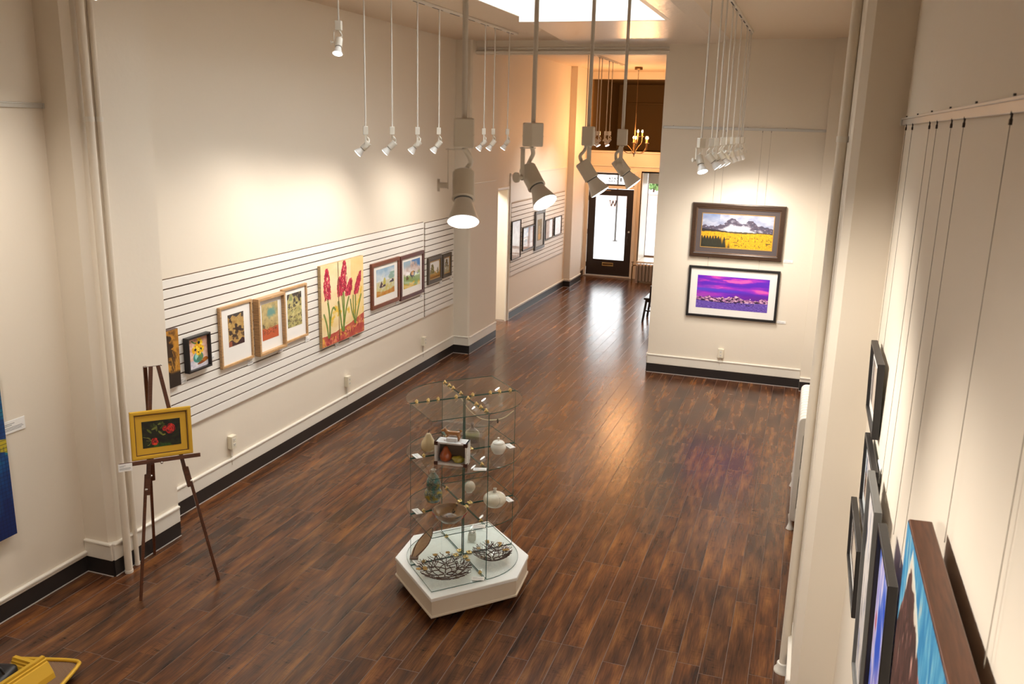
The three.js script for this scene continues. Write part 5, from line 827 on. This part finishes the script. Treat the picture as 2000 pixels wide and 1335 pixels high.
{ // white open suitcase box with ceramic pears and a glazed animal
  const y = LV[2] + 0.004, t = thing('wooden_case', 'small white case with open front and rusty leaf patches on the third level', 'box', [-2.03, y, -4.93], 0.12);
  const w = 0.215, h = 0.155, d = 0.095, k = 0.012, paint = std({ map: dataTex(256, 256, (u, v) => { const n = fbm(u * 5, v * 5, 331, 4); return mix3([0.90, 0.90, 0.91], [0.42, 0.16, 0.09], sstep(0.27, 0.31, n)); }, null, true), roughness: 0.45 });
  mesh('case_shell', [rbox(w, k, d, 0.002, 0, k / 2, 0), rbox(w, k, d, 0.002, 0, h - k / 2, 0), rbox(k, h, d, 0.002, -w / 2 + k / 2, h / 2, 0), rbox(k, h, d, 0.002, w / 2 - k / 2, h / 2, 0)], paint, t);
  mesh('back_panel', box(w - 0.01, h - 0.01, 0.006, 0, h / 2, -d / 2 + 0.003), std({ color: lin(0.20, 0.15, 0.11), roughness: 0.7 }), t);
  for (const [sx, sy] of [[-1, 0], [1, 0], [-1, 1], [1, 1]]) mesh('corner_guard', [box(0.024, 0.024, 0.004, sx * (w / 2 - 0.010), sy ? h - 0.010 : 0.010, d / 2 + 0.001), box(0.004, 0.024, 0.02, sx * (w / 2 + 0.001), sy ? h - 0.010 : 0.010, d / 2 - 0.009)], std({ color: lin(0.085, 0.03, 0.018), roughness: 0.5 }), t);
  mesh('carry_handle', [rbox(0.07, 0.024, 0.034, 0.003, 0.0, h + 0.012, 0.012)], paint, t);
  const pear = (name, label, x, yy, z, s, col, parent) => { const p = thing(name, label, 'figurine', [x, yy, z]); mesh('fruit', smoothLathe([[0, 0], [0.026, 0.001], [0.041, 0.022], [0.038, 0.05], [0.022, 0.078], [0.012, 0.098], [0, 0.104]], 28, 40).scale(s, s, s), col, p); mesh('stalk', tube([[0, 0.1 * s, 0], [0.002, 0.112 * s, 0.001], [0.006, 0.122 * s, 0.002]], 0.0028, 8, 6), M.easel, p); };
  pear('ceramic_pear', 'glossy orange ceramic pear standing inside the white case', -2.075, y + k + 0.0005, -4.925, 0.98, std({ color: lin(0.40, 0.075, 0.012), roughness: 0.2, clearcoat: 1 }));
  pear('ceramic_pear', 'beige ceramic pear standing behind the white case', -2.262, y, -5.07, 1.25, std({ color: lin(0.55, 0.40, 0.21), roughness: 0.25, clearcoat: 0.8 }));
  const gq = thing('ceramic_squash', 'knobbly yellow green ceramic squash lying inside the white case', 'figurine', [-1.985, y + k + 0.001, -4.92], 0.4);
  const gg = new THREE.IcosahedronGeometry(0.03, 3), gp = gg.attributes.position; for (let i = 0; i < gp.count; i++) { const q = V().fromBufferAttribute(gp, i), r = 1 + 0.35 * perlin.noise(q.x * 40, q.y * 40, q.z * 40); gp.setXYZ(i, q.x * r * 1.3, q.y * r * 0.78 + 0.024, q.z * r * 0.9); } const gm = mergeVertices((() => { gg.deleteAttribute('uv'); gg.deleteAttribute('normal'); return gg; })()); gm.computeVertexNormals();
  mesh('squash_body', gm, std({ color: lin(0.36, 0.30, 0.035), roughness: 0.28, clearcoat: 0.8 }), gq);
  mesh('stalk', tube([[0.036, 0.024, 0], [0.046, 0.028, 0.002], [0.052, 0.034, 0.004]], 0.004, 8, 6), std({ color: lin(0.25, 0.2, 0.04), roughness: 0.4 }), gq);
  // animal: one continuous body meshed from a smooth field
  const an = thing('animal_figurine', 'brown glazed four legged animal figurine with curled tail on top of the white case', 'figurine', [-2.035, y + h, -4.945], 0.12);
  const bones = [[[-0.034, 0.044, 0], [0.036, 0.046, 0], 0.0165, 0.0155], [[-0.034, 0.05, 0], [-0.055, 0.062, 0], 0.011, 0.0105], [[-0.055, 0.062, 0], [-0.072, 0.058, 0], 0.0105, 0.006], [[-0.03, 0.04, 0.010], [-0.036, 0.004, 0.012], 0.008, 0.005], [[-0.03, 0.04, -0.010], [-0.036, 0.004, -0.012], 0.008, 0.005], [[0.034, 0.042, 0.010], [0.044, 0.022, 0.012], 0.010, 0.006], [[0.044, 0.022, 0.012], [0.041, 0.004, 0.012], 0.006, 0.005], [[0.034, 0.042, -0.010], [0.044, 0.022, -0.012], 0.010, 0.006], [[0.044, 0.022, -0.012], [0.041, 0.004, -0.012], 0.006, 0.005], [[0.048, 0.052, 0], [0.058, 0.066, 0.004], 0.004, 0.0035], [[0.058, 0.066, 0.004], [0.046, 0.074, 0.006], 0.0035, 0.003], [[-0.052, 0.066, 0.007], [-0.049, 0.079, 0.012], 0.005, 0.002], [[-0.052, 0.066, -0.007], [-0.049, 0.079, -0.012], 0.005, 0.002]].map(([a, b, r, q]) => [V(...a), V(...b), r, q]);
  const N = 64, mc = new MarchingCubes(N, M.brass, false, false, 60000), S = 0.09, cy = 0.04; mc.isolation = 0;
  const d0 = (p) => { let acc = 0; for (const [a, b, r, q] of bones) { const ab = b.clone().sub(a), k2 = Math.max(0, Math.min(1, p.clone().sub(a).dot(ab) / ab.lengthSq())); acc += Math.exp(-(p.distanceTo(a.clone().addScaledVector(ab, k2)) - (r + (q - r) * k2)) / 0.0028); } return -0.0028 * Math.log(Math.max(acc, 1e-30)); };
  for (let k2 = 0; k2 < N; k2++) for (let j = 0; j < N; j++) for (let i = 0; i < N; i++) mc.field[k2 * N * N + j * N + i] = -d0(V((i - N / 2) / (N / 2) * S, (j - N / 2) / (N / 2) * S + cy, (k2 - N / 2) / (N / 2) * S));
  mc.update();
  const ag = new THREE.BufferGeometry(); ag.setAttribute('position', new THREE.Float32BufferAttribute(mc.positionArray.slice(0, mc.count * 3), 3)); ag.setAttribute('normal', new THREE.Float32BufferAttribute(mc.normalArray.slice(0, mc.count * 3), 3)); ag.scale(S, S, S).translate(0, cy, 0);
  mesh('animal_body', ag, std({ color: lin(0.34, 0.14, 0.035), roughness: 0.22, clearcoat: 1 }), an);
}
{ // lidded jar
  const t = thing('lidded_jar', 'round cream lidded jar with knob on the third level, right', 'jar', [-1.815, LV[2] + 0.004, -5.215]);
  mesh('jar_body', smoothLathe([[0, 0], [0.03, 0.0], [0.036, 0.004], [0.05, 0.03], [0.052, 0.048], [0.044, 0.066], [0.036, 0.072], [0.033, 0.07]], 36, 40), M.cream, t);
  const l = mesh('lid', smoothLathe([[0.04, 0.071], [0.041, 0.075], [0.03, 0.085], [0.012, 0.09], [0.007, 0.092]], 32, 20), M.cream, t);
  mesh('knob', smoothLathe([[0.007, 0.091], [0.006, 0.1], [0.009, 0.105], [0.006, 0.111], [0, 0.112]], 16, 16), M.cream, l);
}
{ // bottle seen through the glass
  const t = thing('bottle_vase', 'squat brown and green glazed bottle vase behind the glass on the third level', 'vase', [-2.06, LV[2] + 0.004, -5.36]);
  mesh('vase_body', smoothLathe([[0, 0], [0.046, 0], [0.052, 0.006], [0.053, 0.05], [0.045, 0.07], [0.022, 0.092], [0.011, 0.104], [0.009, 0.12]], 32, 40), glaze((u, v) => mix3([0.36, 0.22, 0.14], [0.50, 0.47, 0.20], Math.exp(-Math.pow((v - 0.5) / 0.14, 2)) + 0.3 * fbm(u * 6, v * 6, 341, 3)), 128), t);
  mesh('stopper', smoothLathe([[0.009, 0.118], [0.012, 0.126], [0.008, 0.136], [0, 0.138]], 16, 14), M.easel, t);
}
{ // necklace hung behind the back panes
  const t = thing('necklace', 'pale cord necklace with dark pendant hanging between the top panes', 'necklace', [-1.98, 1.1, -5.39]);
  mesh('cord', tube([[-0.16, 0.2, 0.05], [-0.1, 0.11, 0.03], [-0.02, 0.055, 0.01], [0.06, 0.05, -0.01], [0.13, 0.07, -0.03], [0.19, 0.12, -0.06]], 0.003, 40, 6), std({ color: lin(0.72, 0.62, 0.42), roughness: 0.7 }), t);
  mesh('pendant', ball(0.012, 0.09, 0.045, -0.015, 0.6, 1.5, 0.5), std({ color: lin(0.06, 0.04, 0.03), roughness: 0.3 }), t);
}
// ---------------------------------------------------------------- gilt frame and woven tray in the near left corner
{
  const t = thing('woven_tray', 'round cornered woven tray with gold wooden rim in the bottom left corner', 'tray', [-3.715, 0.0, -3.375], 0.3);
  const s = shape([[-0.38, -0.5], [0.02, -0.5], [0.02, 0.02], [-0.02, 0.06], [-0.38, 0.06]]);
  mesh('woven_base', prismY(s, 0.05, 0.06), std({ color: lin(0.24, 0.14, 0.08), roughness: 0.8, bumpMap: dataTex(128, 128, (u, v) => { const k = 0.5 + 0.5 * Math.sin(u * 6.283 * 24) * Math.sin(v * 6.283 * 24); return [k, k, k]; }, [4, 4]), bumpScale: 0.004, metric: true }), t);
  mesh('rim', tube([[-0.38, 0.065, -0.06], [-0.02, 0.065, -0.06], [0.015, 0.065, -0.045], [0.022, 0.065, -0.01], [0.022, 0.065, 0.25], [0.022, 0.065, 0.5]], 0.012, 40, 8), M.gold, t);
  mesh('foot', [rbox(0.3, 0.05, 0.04, 0.008, -0.18, 0.025, 0.02), rbox(0.3, 0.05, 0.04, 0.008, -0.18, 0.025, 0.42)], M.antiqueGold, t);
}
{
  const c = V(-3.81, 0.27, -3.275), t = thing('gilt_box_frame', 'deep yellow gilt frame lying on the woven tray in the bottom left corner', 'frame', [c.x, 0.0615, c.z], -0.02);
  // corner at the local origin; rails run along -x and +z; slanted ogee outer face
  const prof = shape([[0, 0], [0.075, 0], [0.066, 0.03], [0.036, 0.078], [0.03, 0.088], [0.022, 0.09], [0.02, 0.102], [0.012, 0.104], [0.01, 0.118], [-0.012, 0.118], [-0.016, 0.09], [0, 0.075]]);
  const railZ = extr(prof, 0.5, 0.002, 1).translate(0, 0, 0.0);
  mesh('rail', railZ.clone(), M.gold, t);
  mesh('rail', place(extr(prof, 0.16, 0.002, 1), 0, 0, 0.03, 0, -Math.PI / 2, 0).translate(0.01, -0.004, 0.03), M.gold, t);
  mesh('inner_lip', [box(0.012, 0.01, 0.46, -0.012, 0.095, 0.25)], M.goldDark, t);
  const b = thing('black_bag', 'rounded black bag lying inside the yellow gilt frame', 'bag', [-3.945, 0.061, -3.08], 0.3);
  mesh('bag_body', rbox(0.16, 0.1, 0.24, 0.045, 0, 0.05, 0), M.black, b); mesh('strap', tube([[-0.05, 0.09, 0], [-0.03, 0.13, 0], [0.03, 0.13, 0], [0.05, 0.09, 0]], 0.007), M.black, b);
}
renderer.render(scene, camera);
